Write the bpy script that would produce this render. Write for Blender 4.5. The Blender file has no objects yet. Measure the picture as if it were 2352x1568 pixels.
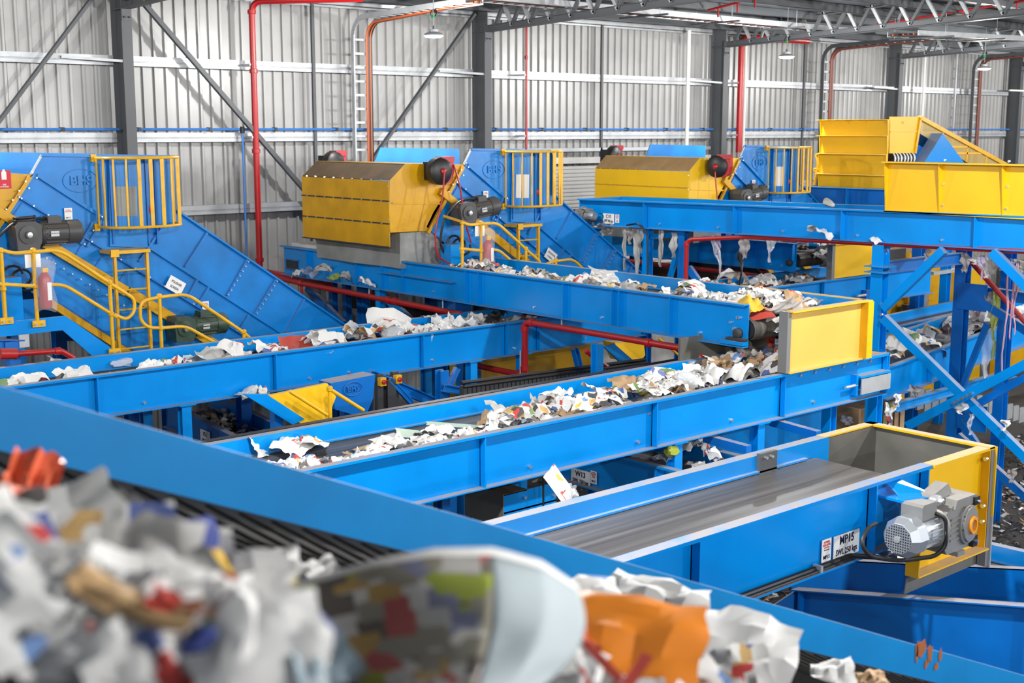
import bpy, math, random
from mathutils import Vector, Matrix, noise
random.seed(7)
sc = bpy.context.scene
COL = sc.collection
# ------------------------------------------------------------------ camera, world, exposure
FPX, IW, IH, CZ = 2947.0, 2352, 1568, 7.5
PITCH = math.atan(487 / FPX)
YAW = math.radians(41.1)                       # the view is turned 41 degrees from the wall's normal (+Y)
cam = bpy.data.cameras.new('camera')
cam.sensor_width = 36.0
cam.lens = FPX / IW * 36.0
cam.clip_end = 300
cam.dof.use_dof = True
cam.dof.focus_distance = 14.5
cam.dof.aperture_fstop = 3.0
camo = bpy.data.objects.new('camera', cam)
COL.objects.link(camo)
camo.location = (0, 0, CZ)
camo.rotation_euler = (math.pi / 2 - PITCH, 0, -YAW)
sc.camera = camo
w = bpy.data.worlds.new('world'); sc.world = w
w.use_nodes = True
w.node_tree.nodes['Background'].inputs[0].default_value = (0.86, 0.93, 1.0, 1)
w.node_tree.nodes['Background'].inputs[1].default_value = 0.19
sc.view_settings.view_transform = 'Standard'
sc.view_settings.look = 'None'
sc.view_settings.gamma = 1
sc.view_settings.use_curve_mapping = False
sc.view_settings.exposure = 0.22
LAMP_W = [620.0, 1450.0, 1250.0, 1100.0]      # per row, from the wall outwards
# high-bay lamps hang in a grid under the roof (built further down, light inside each lamp)
LAMP_X = [-4.5, 5.4, 15.3, 26.2, 35.6, 46.0]
LAMP_Y = [19.8, 6.6, -3.0, -12.0]
LAMP_Z = 9.25
# ------------------------------------------------------------------ pixel -> world helpers (points on real planes)
_F = Vector((math.sin(YAW) * math.cos(PITCH), math.cos(YAW) * math.cos(PITCH), -math.sin(PITCH)))
_R = Vector((math.cos(YAW), -math.sin(YAW), 0))
_U = _R.cross(_F)
def ray(x, y): return _F + _R * ((x - IW / 2) / FPX) - _U * ((y - IH / 2) / FPX)
def atX(x, y, X): d = ray(x, y); t = X / d.x; return Vector((X, d.y * t, CZ + d.z * t))
def atY(x, y, Y): d = ray(x, y); t = Y / d.y; return Vector((d.x * t, Y, CZ + d.z * t))
def atZ(x, y, Z): d = ray(x, y); t = (Z - CZ) / d.z; return Vector((d.x * t, d.y * t, Z))
# ------------------------------------------------------------------ materials
def mat(name):
    m = bpy.data.materials.new(name); m.use_nodes = True
    return m, m.node_tree.nodes, m.node_tree.links, m.node_tree.nodes['Principled BSDF']
def ramp(N, stops, mode='LINEAR'):
    r = N.new('ShaderNodeValToRGB'); r.color_ramp.interpolation = mode
    e = r.color_ramp.elements
    while len(e) < len(stops): e.new(0.5)
    for i, (p, c) in enumerate(stops):
        e[i].position = p; e[i].color = (*c, 1) if len(c) == 3 else c
    return r
def paint(name, col, rough=0.35, dust=0.0, dustcol=(0.42, 0.37, 0.32), grime=0.12, scale=1.3, metal=0.0, rust=0.0, bump=0.0, coat=0.0):
    m, N, L, B = mat(name)
    geo = N.new('ShaderNodeNewGeometry')
    n1 = N.new('ShaderNodeTexNoise'); n1.inputs['Scale'].default_value = scale; n1.inputs['Detail'].default_value = 6
    L.new(geo.outputs['Position'], n1.inputs['Vector'])
    r = ramp(N, [(0.3, tuple(c * (1 - grime) for c in col)), (0.65, col)])
    L.new(n1.outputs['Fac'], r.inputs[0])
    out = r.outputs[0]
    if dust > 0:                                # settled dust lies on whatever faces up
        sx = N.new('ShaderNodeSeparateXYZ'); L.new(geo.outputs['Normal'], sx.inputs[0])
        mr = N.new('ShaderNodeMapRange'); mr.inputs[1].default_value = 0.19; mr.inputs[2].default_value = 0.97
        mr.inputs[4].default_value = dust
        L.new(sx.outputs['Z'], mr.inputs[0])
        n2 = N.new('ShaderNodeTexNoise'); n2.inputs['Scale'].default_value = 5; n2.inputs['Detail'].default_value = 5
        L.new(geo.outputs['Position'], n2.inputs['Vector'])
        mr2 = N.new('ShaderNodeMapRange'); mr2.inputs[1].default_value = 0.3; mr2.inputs[2].default_value = 0.55
        mr2.inputs[3].default_value = 0.55
        L.new(n2.outputs['Fac'], mr2.inputs[0])
        mu = N.new('ShaderNodeMath'); mu.operation = 'MULTIPLY'
        L.new(mr.outputs[0], mu.inputs[0]); L.new(mr2.outputs[0], mu.inputs[1])
        mx = N.new('ShaderNodeMix'); mx.data_type = 'RGBA'; mx.inputs[7].default_value = (*dustcol, 1)
        L.new(mu.outputs[0], mx.inputs[0]); L.new(out, mx.inputs[6]); out = mx.outputs[2]
        ro = N.new('ShaderNodeMapRange'); ro.inputs[3].default_value = rough; ro.inputs[4].default_value = 0.8
        L.new(mu.outputs[0], ro.inputs[0]); L.new(ro.outputs[0], B.inputs['Roughness'])
    else:
        B.inputs['Roughness'].default_value = rough
    if rust > 0:
        n3 = N.new('ShaderNodeTexNoise'); n3.inputs['Scale'].default_value = 2.2; n3.inputs['Detail'].default_value = 8
        n3.inputs['Roughness'].default_value = 0.7
        L.new(geo.outputs['Position'], n3.inputs['Vector'])
        mr3 = N.new('ShaderNodeMapRange'); mr3.inputs[1].default_value = 0.74 - rust * 0.1; mr3.inputs[2].default_value = 0.80 - rust * 0.1
        L.new(n3.outputs['Fac'], mr3.inputs[0])
        mx = N.new('ShaderNodeMix'); mx.data_type = 'RGBA'; mx.inputs[7].default_value = (0.20, 0.12, 0.07, 1)
        L.new(mr3.outputs[0], mx.inputs[0]); L.new(out, mx.inputs[6]); out = mx.outputs[2]
    L.new(out, B.inputs['Base Color'])
    B.inputs['Metallic'].default_value = metal
    if coat: B.inputs['Coat Weight'].default_value = coat; B.inputs['Coat Roughness'].default_value = 0.12
    if bump:
        bn = N.new('ShaderNodeTexNoise'); bn.inputs['Scale'].default_value = 9; bn.inputs['Detail'].default_value = 3
        L.new(geo.outputs['Position'], bn.inputs['Vector'])
        bp = N.new('ShaderNodeBump'); bp.inputs['Strength'].default_value = bump; bp.inputs['Distance'].default_value = 0.02
        L.new(bn.outputs['Fac'], bp.inputs['Height']); L.new(bp.outputs[0], B.inputs['Normal'])
    return m
def plain(name, col, rough=0.5, metal=0.0, alpha=1.0, trans=0.0, emit=None, es=0.0):
    m, N, L, B = mat(name)
    B.inputs['Base Color'].default_value = (*col, 1); B.inputs['Roughness'].default_value = rough
    B.inputs['Metallic'].default_value = metal; B.inputs['Alpha'].default_value = alpha
    B.inputs['Transmission Weight'].default_value = trans
    if emit: B.inputs['Emission Color'].default_value = (*emit, 1); B.inputs['Emission Strength'].default_value = es
    return m
DUSTY = (0.29, 0.27, 0.265)
M = dict(
    blue=paint('blue_paint', (0.0, 0.27, 0.78), 0.24, dust=0.95, dustcol=DUSTY, grime=0.16, bump=0.04),
    blue_clean=paint('clean_blue_paint', (0.0, 0.24, 0.74), 0.3, grime=0.16),
    blue_old=paint('worn_blue_paint', (0.0, 0.22, 0.66), 0.34, dust=0.6, grime=0.3, rust=0.35, bump=0.05, scale=2.0),
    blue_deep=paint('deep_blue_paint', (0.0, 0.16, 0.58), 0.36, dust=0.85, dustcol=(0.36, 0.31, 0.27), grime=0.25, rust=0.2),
    blue_fore=paint('foreground_blue_paint', (0.0, 0.215, 0.56), 0.4, dust=0.7, dustcol=(0.45, 0.45, 0.47), grime=0.14, scale=3.5),
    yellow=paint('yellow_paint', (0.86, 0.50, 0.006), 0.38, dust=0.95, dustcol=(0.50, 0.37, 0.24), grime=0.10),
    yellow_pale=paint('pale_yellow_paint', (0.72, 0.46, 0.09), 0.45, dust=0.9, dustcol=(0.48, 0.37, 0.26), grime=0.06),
    yellow_worn_shaded=paint('worn_shaded_yellow_paint', (0.70, 0.36, 0.004), 0.33, dust=0.9, dustcol=(0.16, 0.11, 0.07), grime=0.22, rust=0.25, scale=2.4, bump=0.05),  # worn paint; its darker yellow also paints shade onto side flanges
    yellow_dust=paint('yellow_paint_dusty_top', (0.85, 0.50, 0.005), 0.38, dust=0.9, dustcol=(0.42, 0.28, 0.13), grime=0.12),
    yellow_rail=paint('yellow_rail_paint', (0.82, 0.44, 0.005), 0.35, dust=0.3, grime=0.2, scale=6),
    red=paint('red_pipe_paint', (0.47, 0.012, 0.014), 0.32, dust=0.45, dustcol=(0.25, 0.10, 0.08), grime=0.2),
    steel=paint('grey_steel_paint', (0.085, 0.092, 0.10), 0.5, grime=0.15),
    galv=paint('galvanised_steel', (0.50, 0.52, 0.54), 0.42, grime=0.18, scale=4, metal=0.35),
    clad=paint('wall_sheet_coating', (0.40, 0.40, 0.395), 0.36, grime=0.22, scale=0.8, metal=0.1),
    roof=paint('roof_underside', (0.075, 0.085, 0.10), 0.6, grime=0.35, scale=0.6),
    floor=paint('concrete_floor', (0.055, 0.05, 0.047), 0.8, grime=0.6, scale=0.9),
    grey_in=paint('bare_grey_steel', (0.17, 0.165, 0.145), 0.45, grime=0.35, scale=2.2),
    edge_grey=paint('grey_edge_paint', (0.19, 0.19, 0.19), 0.5),
    rubber=paint('rubber_curtain', (0.30, 0.31, 0.30), 0.6, grime=0.3, scale=3),
    dark=paint('dark_machinery', (0.035, 0.036, 0.04), 0.6, dust=0.5, dustcol=(0.16, 0.13, 0.10)),
    motor_dark=paint('dark_motor_paint', (0.06, 0.06, 0.062), 0.45, dust=0.5, dustcol=(0.18, 0.15, 0.11)),
    motor_green=paint('green_motor_paint', (0.035, 0.07, 0.045), 0.45, dust=0.5, dustcol=(0.18, 0.15, 0.11)),
    motor_grey=paint('grey_gearbox_paint', (0.23, 0.23, 0.225), 0.42, dust=0.4, grime=0.15, scale=5),
    alu=plain('cast_aluminium', (0.50, 0.53, 0.57), 0.42, 0.7),
    chrome=plain('bolt_steel', (0.75, 0.76, 0.78), 0.28, 0.9),
    black=plain('black_rubber', (0.012, 0.012, 0.013), 0.45),
    white=plain('white_sign', (0.82, 0.82, 0.81), 0.5),
    white_paint=paint('white_paint', (0.72, 0.71, 0.68), 0.5, dust=0.4, grime=0.12),
    ink=plain('dark_blue_ink', (0.006, 0.008, 0.045), 0.6),
    redink=plain('red_ink', (0.62, 0.05, 0.04), 0.6),
    signred=plain('sign_red', (0.62, 0.01, 0.03), 0.5),
    orange=plain('orange_plastic', (0.85, 0.30, 0.01), 0.4),
    bluepipe=plain('blue_air_pipe', (0.04, 0.20, 0.62), 0.35),
    cable_o=plain('orange_cable', (0.60, 0.13, 0.03), 0.5),
    cable_r=plain('brown_red_cable', (0.22, 0.06, 0.04), 0.5),
    redplast=plain('red_plastic', (0.42, 0.012, 0.02), 0.35),
    grille=plain('dark_grille', (0.02, 0.02, 0.022), 0.5),
    led=plain('led_lens', (1, 1, 1), 0.4, emit=(1.0, 0.98, 0.95), es=60.0),
    pvc=plain('white_pvc_pipe', (0.75, 0.75, 0.72), 0.4),
    mesh_y=plain('yellow_mesh', (0.55, 0.38, 0.08), 0.5, alpha=0.55),
    plastic=plain('clear_plastic', (0.85, 0.87, 0.90), 0.15, alpha=0.16),
)
def belt_mat():
    m, N, L, B = mat('conveyor_belt')
    tc = N.new('ShaderNodeTexCoord'); mp = N.new('ShaderNodeMapping'); mp.inputs['Scale'].default_value = (0.25, 14, 1)
    L.new(tc.outputs['UV'], mp.inputs[0])
    n = N.new('ShaderNodeTexNoise'); n.inputs['Scale'].default_value = 1.0; n.inputs['Detail'].default_value = 7
    L.new(mp.outputs[0], n.inputs['Vector'])
    r = ramp(N, [(0.3, (0.045, 0.044, 0.046)), (0.55, (0.095, 0.09, 0.086)), (0.75, (0.20, 0.19, 0.18))])
    L.new(n.outputs['Fac'], r.inputs[0]); L.new(r.outputs[0], B.inputs['Base Color'])
    B.inputs['Roughness'].default_value = 0.42
    return m
M['belt'] = belt_mat()
M['belt_fore'] = paint('chevron_belt', (0.036, 0.034, 0.032), 0.9, grime=0.3, scale=6)
for k_ in ('belt_fore',): M[k_].node_tree.nodes['Principled BSDF'].inputs['Specular IOR Level'].default_value = 0.1
M['cleat'] = plain('rubber_cleat', (0.024, 0.023, 0.022), 0.9); M['cleat'].node_tree.nodes['Principled BSDF'].inputs['Specular IOR Level'].default_value = 0.05
M['belt_dark'] = paint('dark_belt', (0.045, 0.043, 0.042), 0.6, grime=0.4, scale=3)
def print_mat(name, kind, base=(0.74, 0.73, 0.71)):
    """paper with flat print: newspaper columns, magazine pictures"""
    m, N, L, B = mat(name)
    tc = N.new('ShaderNodeTexCoord'); oi = N.new('ShaderNodeObjectInfo')
    add = N.new('ShaderNodeVectorMath'); add.operation = 'ADD'
    sc_ = N.new('ShaderNodeVectorMath'); sc_.operation = 'SCALE'; sc_.inputs['Scale'].default_value = 37.0
    cv = N.new('ShaderNodeCombineXYZ'); L.new(oi.outputs['Random'], cv.inputs[0]); L.new(oi.outputs['Random'], cv.inputs[1])
    L.new(cv.outputs[0], sc_.inputs[0]); L.new(tc.outputs['UV'], add.inputs[0]); L.new(sc_.outputs[0], add.inputs[1])
    if kind == 'news':
        wv = N.new('ShaderNodeTexWave'); wv.bands_direction = 'Y'; wv.inputs['Scale'].default_value = 9; wv.inputs['Distortion'].default_value = 0.0
        L.new(tc.outputs['UV'], wv.inputs['Vector'])
        vo = N.new('ShaderNodeTexBrick'); vo.inputs['Scale'].default_value = 3.2
        vo.inputs['Color1'].default_value = (0, 0, 0, 1); vo.inputs['Color2'].default_value = (1, 1, 1, 1); vo.inputs['Mortar'].default_value = (0.6, 0.6, 0.6, 1)
        L.new(add.outputs[0], vo.inputs['Vector'])
        r1 = ramp(N, [(0.0, (0.45, 0.45, 0.45)), (0.5, (0.95, 0.94, 0.92))]); L.new(wv.outputs['Fac'], r1.inputs[0])
        r2 = ramp(N, [(0.0, (0.30, 0.27, 0.25)), (0.14, base), (0.45, base), (0.8, (1, 1, 1))], 'CONSTANT'); L.new(vo.outputs['Color'], r2.inputs[0])
        mx = N.new('ShaderNodeMix'); mx.data_type = 'RGBA'; mx.blend_type = 'MULTIPLY'; mx.inputs[0].default_value = 0.75
        L.new(r2.outputs[0], mx.inputs[6]); L.new(r1.outputs[0], mx.inputs[7])
        L.new(mx.outputs[2], B.inputs['Base Color'])
    else:
        vo = N.new('ShaderNodeTexVoronoi'); vo.distance = 'CHEBYCHEV'; vo.inputs['Scale'].default_value = 3.6
        L.new(add.outputs[0], vo.inputs['Vector'])
        sp = N.new('ShaderNodeSeparateColor'); L.new(vo.outputs['Color'], sp.inputs[0])
        if kind == 'mag':
            r = ramp(N, [(0.0, base), (0.42, (0.55, 0.06, 0.05)), (0.5, base), (0.62, (0.10, 0.14, 0.36)), (0.69, (0.62, 0.40, 0.16)), (0.77, (0.78, 0.77, 0.74)), (0.9, (0.16, 0.26, 0.10)), (0.94, (0.08, 0.07, 0.07))], 'CONSTANT')
        elif kind == 'big':                     # large catalogue page of the foreground
            vo.inputs['Scale'].default_value = 8.0
            r = ramp(N, [(0.0, (0.30, 0.28, 0.22)), (0.24, (0.52, 0.50, 0.47)), (0.38, (0.46, 0.30, 0.09)), (0.5, (0.24, 0.25, 0.36)), (0.58, (0.62, 0.60, 0.56)), (0.76, (0.34, 0.40, 0.06)), (0.81, (0.44, 0.10, 0.09)), (0.87, (0.14, 0.12, 0.10))], 'CONSTANT')
        else:                                   # leaflet: mostly pale
            r = ramp(N, [(0.0, base), (0.72, (0.62, 0.10, 0.08)), (0.77, base), (0.88, (0.16, 0.28, 0.55)), (0.93, (0.75, 0.55, 0.12)), (0.96, base)], 'CONSTANT')
        L.new(sp.outputs[0], r.inputs[0]); L.new(r.outputs[0], B.inputs['Base Color'])
    B.inputs['Roughness'].default_value = 0.7
    return m
def wrinkled(name, col, rough=0.7, alpha=1.0, var=0.12):
    m, N, L, B = mat(name)
    oi = N.new('ShaderNodeObjectInfo')
    r = ramp(N, [(0.0, tuple(c * (1 - 2 * var) for c in col)), (1.0, col)])
    L.new(oi.outputs['Random'], r.inputs[0]); L.new(r.outputs[0], B.inputs['Base Color'])
    B.inputs['Roughness'].default_value = rough; B.inputs['Alpha'].default_value = alpha
    return m
P = dict(
    white=wrinkled('white_paper', (0.82, 0.81, 0.79)), news=print_mat('newsprint', 'news'), mag=print_mat('magazine_page', 'mag'),
    leaf=print_mat('printed_leaflet', 'leaf', (0.78, 0.77, 0.75)), big=print_mat('catalogue_page', 'big'),
    card=wrinkled('brown_cardboard', (0.48, 0.31, 0.17), var=0.15), plastic=wrinkled('plastic_film', (0.80, 0.83, 0.86), 0.2, 0.55),
    grey=wrinkled('grey_paper', (0.50, 0.49, 0.47)), red=wrinkled('red_print', (0.55, 0.07, 0.05)), orange=wrinkled('orange_bag_film', (0.90, 0.27, 0.02), 0.4),
    yellow=wrinkled('yellow_wrapper', (0.80, 0.50, 0.04)), blue=wrinkled('blue_print', (0.06, 0.09, 0.34)), green=wrinkled('pale_green_card', (0.52, 0.66, 0.56)),
    lime=wrinkled('lime_plastic', (0.45, 0.52, 0.05), 0.3, 0.9), black=wrinkled('black_plastic', (0.03, 0.03, 0.035), 0.35), dirty=wrinkled('dirty_film', (0.36, 0.33, 0.31), 0.45, 0.85),
    pink=wrinkled('pink_string', (0.62, 0.36, 0.45)), purple=wrinkled('purple_film', (0.42, 0.36, 0.55), 0.4, 0.8), cyan=wrinkled('pale_blue_paper', (0.55, 0.70, 0.78)),
    cyanwhite=wrinkled('bluish_white_page', (0.44, 0.51, 0.54)), tan=wrinkled('tan_wrapper', (0.66, 0.42, 0.20)), coral=wrinkled('coral_plastic', (0.82, 0.16, 0.07), 0.4),
)
# ------------------------------------------------------------------ mesh builder
BASE = {}
class MB:
    def __init__(s): s.v = []; s.f = []; s.uv = None
    def add(s, vs, fs):
        o = len(s.v); s.v += [Vector(v) for v in vs]; s.f += [tuple(o + i for i in f) for f in fs]; return s
    def box(s, a, b):
        x0, y0, z0 = (min(p, q) for p, q in zip(a, b)); x1, y1, z1 = (max(p, q) for p, q in zip(a, b))
        return s.add([(x0, y0, z0), (x1, y0, z0), (x1, y1, z0), (x0, y1, z0), (x0, y0, z1), (x1, y0, z1), (x1, y1, z1), (x0, y1, z1)],
                     [(0, 3, 2, 1), (4, 5, 6, 7), (0, 1, 5, 4), (1, 2, 6, 5), (2, 3, 7, 6), (3, 0, 4, 7)])
    def prism(s, poly, vec):
        vec = Vector(vec); n = len(poly); a = [Vector(p) for p in poly]
        nn = Vector()
        for i in range(n): nn += a[i].cross(a[(i + 1) % n])
        if nn.dot(vec) > 0: a = a[::-1]
        return s.add(a + [p + vec for p in a], [tuple(range(n)), tuple(range(2 * n - 1, n - 1, -1))] +
                     [(i, i + n, (i + 1) % n + n, (i + 1) % n) for i in range(n)])
    def bar(s, p, q, w, h, up=(0, 0, 1)):
        p, q = Vector(p), Vector(q); d = (q - p).normalized(); u = Vector(up)
        if abs(d.dot(u)) > 0.98: u = Vector((0, 1, 0))
        r = d.cross(u).normalized(); u = r.cross(d)
        r *= w / 2; u *= h / 2
        return s.prism([p - r - u, p + r - u, p + r + u, p - r + u], q - p)
    def ibeam(s, p, q, w, h, t=0.02, up=(0, 0, 1)):
        p, q = Vector(p), Vector(q); d = (q - p).normalized(); u = Vector(up)
        if abs(d.dot(u)) > 0.98: u = Vector((0, 1, 0))
        r = d.cross(u).normalized(); u = r.cross(d)
        for k in (-1, 1): s.bar(p + u * k * (h / 2 - t / 2), q + u * k * (h / 2 - t / 2), w, t, u)
        return s.bar(p, q, t, h - 2 * t, u)
    def channel(s, p, q, w, h, t=0.012, side=1, up=(0, 0, 1)):
        p, q = Vector(p), Vector(q); d = (q - p).normalized(); u = Vector(up)
        if abs(d.dot(u)) > 0.98: u = Vector((0, 1, 0))
        r = d.cross(u).normalized(); u = r.cross(d)
        for k in (-1, 1): s.bar(p + u * k * (h / 2 - t / 2), q + u * k * (h / 2 - t / 2), w, t, u)
        o = r * side * (w / 2 - t / 2)
        return s.bar(p + o, q + o, t, h, u)
    def tube(s, pts, r, n=10, cap=True, closed=False):
        pts = [Vector(p) for p in pts]; m = len(pts); rs = r if isinstance(r, (list, tuple)) else [r] * m
        o = len(s.v); prev = None
        for i, p in enumerate(pts):
            if closed: d = pts[(i + 1) % m] - pts[i - 1]
            else: d = pts[min(i + 1, m - 1)] - pts[max(i - 1, 0)]
            d.normalize()
            if prev is None:
                a = Vector((0, 0, 1)) if abs(d.z) < 0.9 else Vector((1, 0, 0)); x = d.cross(a).normalized()
            else: x = (prev - d * prev.dot(d)).normalized()
            prev = x; y = d.cross(x)
            s.v += [p + (x * math.cos(2 * math.pi * k / n) + y * math.sin(2 * math.pi * k / n)) * rs[i] for k in range(n)]
        for i in range(m if closed else m - 1):
            j = (i + 1) % m
            s.f += [(o + i * n + k, o + i * n + (k + 1) % n, o + j * n + (k + 1) % n, o + j * n + k) for k in range(n)]
        if cap and not closed: s.f += [tuple(o + k for k in range(n))[::-1], tuple(o + (m - 1) * n + k for k in range(n))]
        return s
    def cyl(s, p, q, r, n=14, r2=None): return s.tube([p, q], [r, r if r2 is None else r2], n)
    def lathe(s, c, axis, prof, n=18):
        """prof: list of (radius, distance along axis)"""
        c, a = Vector(c), Vector(axis).normalized(); b = Vector((0, 0, 1)) if abs(a.z) < 0.9 else Vector((1, 0, 0))
        x = a.cross(b).normalized(); y = a.cross(x); o = len(s.v); m = len(prof)
        for r, h in prof: s.v += [c + a * h + (x * math.cos(2 * math.pi * k / n) + y * math.sin(2 * math.pi * k / n)) * r for k in range(n)]
        for i in range(m - 1): s.f += [(o + i * n + k, o + i * n + (k + 1) % n, o + (i + 1) * n + (k + 1) % n, o + (i + 1) * n + k) for k in range(n)]
        s.f += [tuple(o + k for k in range(n)), tuple(o + (m - 1) * n + k for k in range(n))[::-1]]
        return s
    def grid(s, fn, nu, nv, uvs=True):
        o = len(s.v); s.v += [Vector(fn(i / nu, j / nv)) for j in range(nv + 1) for i in range(nu + 1)]
        s.f += [(o + j * (nu + 1) + i, o + j * (nu + 1) + i + 1, o + (j + 1) * (nu + 1) + i + 1, o + (j + 1) * (nu + 1) + i) for j in range(nv) for i in range(nu)]
        if uvs: s.uv = [(i / nu, j / nv) for j in range(nv + 1) for i in range(nu + 1)]
        return s
    def mesh(s, name, smooth=False, base=None):
        me = bpy.data.meshes.new(name); b = base or Vector()
        me.from_pydata([v - b for v in s.v], [], s.f)
        if s.uv:
            ul = me.uv_layers.new(name='UVMap')
            for lp in me.loops: ul.data[lp.index].uv = s.uv[lp.vertex_index]
        if smooth:
            for p in me.polygons: p.use_smooth = True
            try: me.set_sharp_from_angle(angle=math.radians(40))
            except Exception: pass
        me.update(); return me
    def build(s, name, m, parent=None, smooth=False, label=None, kind=None):
        b = BASE.get(parent.name, Vector()) if parent else Vector()
        me = s.mesh(name, smooth, b); me.materials.append(M[m] if isinstance(m, str) else m)
        o = bpy.data.objects.new(name, me); COL.objects.link(o)
        if parent: o.parent = parent; BASE[o.name] = b
        if label: o['label'] = label
        if kind: o['kind'] = kind
        return o
    def thing(s, name, m, label, cat, group=None, smooth=False, loc=None, kind=None):
        """a thing that is one mesh; its origin goes to the middle of its base"""
        if loc is None:
            xs = [v.x for v in s.v]; ys = [v.y for v in s.v]
            loc = Vector(((min(xs) + max(xs)) / 2, (min(ys) + max(ys)) / 2, min(v.z for v in s.v)))
        me = s.mesh(name, smooth, Vector(loc)); me.materials.append(M[m] if isinstance(m, str) else m)
        o = bpy.data.objects.new(name, me); COL.objects.link(o); o.location = loc; BASE[o.name] = Vector(loc)
        tag(o, label, cat, group, kind); return o
def tag(o, label=None, cat=None, group=None, kind=None):
    if label: o['label'] = label
    if cat: o['category'] = cat
    if group: o['group'] = group
    if kind: o['kind'] = kind
    return o
def empty(name, label, cat, loc=(0, 0, 0), group=None, kind=None):
    o = bpy.data.objects.new(name, None); COL.objects.link(o); o.location = loc; o.empty_display_size = 0.2
    BASE[o.name] = Vector(loc); return tag(o, label, cat, group, kind)
def struct(o): o['kind'] = 'structure'; return o
def copy_tree(o, parent=None):
    c = o.copy(); COL.objects.link(c); c.parent = parent
    if o.name in BASE: BASE[c.name] = BASE[o.name].copy()
    for ch in list(o.children): copy_tree(ch, c)
    return c
def text(body, size, loc, xdir, ydir, m, parent, name='lettering', extrude=0.002, xscale=1.0, align='CENTER'):
    cu = bpy.data.curves.new(name, 'FONT'); cu.body = body; cu.size = size; cu.extrude = extrude
    cu.offset = size * .022; cu.align_x = align; cu.align_y = 'CENTER'; cu.resolution_u = 3
    cu.materials.append(M[m]); o = bpy.data.objects.new(name, cu); COL.objects.link(o)
    x = Vector(xdir).normalized(); y = Vector(ydir).normalized(); z = x.cross(y)
    b = BASE.get(parent.name, Vector()) if parent else Vector()
    mt = Matrix((x, y, z)).transposed().to_4x4(); mt.translation = Vector(loc) - b
    me = bpy.data.meshes.new_from_object(o); me.name = name
    bpy.data.objects.remove(o); bpy.data.curves.remove(cu)
    o = bpy.data.objects.new(name, me); COL.objects.link(o)
    o.parent = parent; o.matrix_local = mt @ Matrix.Diagonal((xscale, 1, 1, 1))
    return o
def arc(c, a, b, r, a0, a1, n=6):
    c, a, b = Vector(c), Vector(a), Vector(b)
    return [c + (a * math.cos(a0 + (a1 - a0) * i / n) + b * math.sin(a0 + (a1 - a0) * i / n)) * r for i in range(n + 1)]
def rounded(pts, r=0.1, n=5):
    """polyline with rounded corners"""
    pts = [Vector(p) for p in pts]; out = [pts[0]]
    for i in range(1, len(pts) - 1):
        p, a, b = pts[i], pts[i - 1], pts[i + 1]
        da, db = (a - p), (b - p); ra = min(r, da.length * 0.45, db.length * 0.45)
        A, B_ = p + da.normalized() * ra, p + db.normalized() * ra
        for k in range(n + 1):
            t = k / n; out.append(A * (1 - t) ** 2 + p * 2 * t * (1 - t) + B_ * t * t)
    return out + [pts[-1]]
# ================================================================== THE SETTING
fl = MB().box((-14, -16, -0.2), (66, 25.2, 0)).build('floor', 'floor'); struct(fl)
wb = MB().box((2, 24.74, 0), (64, 24.9, 10.6)).build('wall_back', 'clad'); struct(wb)
# ribbed wall sheets, each a part of the wall (shared mesh)
def sheet_mesh():
    b = MB(); prof = []; wd = 1.0; n = 4
    for k in range(n):
        x = k * wd / n
        prof += [(x, 0.0), (x + 0.165, 0.0), (x + 0.180, -0.05), (x + 0.222, -0.05), (x + 0.243, 0.0)]
    prof.append((wd, 0.0)); z0, z1 = 0.0, 10.45
    # a shallow pan swage in the flat
    for (x, y) in prof: b.v += [Vector((x, y, z0)), Vector((x, y, z1))]
    for i in range(len(prof) - 1): b.f.append((2 * i, 2 * i + 2, 2 * i + 3, 2 * i + 1))
    me = b.mesh('wall_sheet'); me.materials.append(M['clad']); return me
sm = sheet_mesh()
for i in range(58):
    o = bpy.data.objects.new('wall_sheet', sm); COL.objects.link(o); o.parent = wb; o.location = (4 + i * 1.0, 24.70 - 0.004 * (i % 2), 0)
# ceiling: roof sheet rising away from the wall, with purlins
def roof_z(Y): return 10.42 + (24.6 - Y) * 0.036
cb = MB(); cb.prism([(2, 25, roof_z(25)), (64, 25, roof_z(25)), (64, -16, roof_z(-16)), (2, -16, roof_z(-16))], (0, 0, 0.05))
ce = cb.build('ceiling', 'roof'); struct(ce)
for i in range(14):
    y = 23.9 - i * 1.45
    MB().channel((2, y, roof_z(y) - 0.10), (64, y, roof_z(y) - 0.10), 0.07, 0.2, 0.008).build('purlin', 'steel', ce)
# steel columns
COLX = [11.09, 20.18, 28.99, 37.9, 45.9]
NAMES = ['first', 'second', 'third', 'fourth', 'fifth']
for i, x in enumerate(COLX):
    r = empty('steel_column', f'{NAMES[i]} dark grey steel wall column, counted from the left', 'column', (x, 24.24, 0))
    MB().box((x - .105, 24.0, 0), (x + .105, 24.02, 9.95)).build('front_flange', 'steel', r)
    MB().box((x - .105, 24.46, 0), (x + .105, 24.48, 10.3)).build('back_flange', 'steel', r)
    MB().box((x - .012, 24.02, 0), (x + .012, 24.46, 10.3)).build('web', 'steel', r)
    MB().box((x - .105, 24.02, 9.78), (x + .105, 24.46, 9.80)).build('stiffener', 'steel', r)
    MB().box((x - .10, 23.985, 9.56), (x + .10, 24.0, 9.95)).build('end_plate', 'steel', r)
    b = MB()
    for dx in (-.05, .05): b.cyl((x + dx, 23.985, 9.63), (x + dx, 23.955, 9.63), .018, 8)
    b.build('bolts', 'dark', r, kind='stuff')
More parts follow.
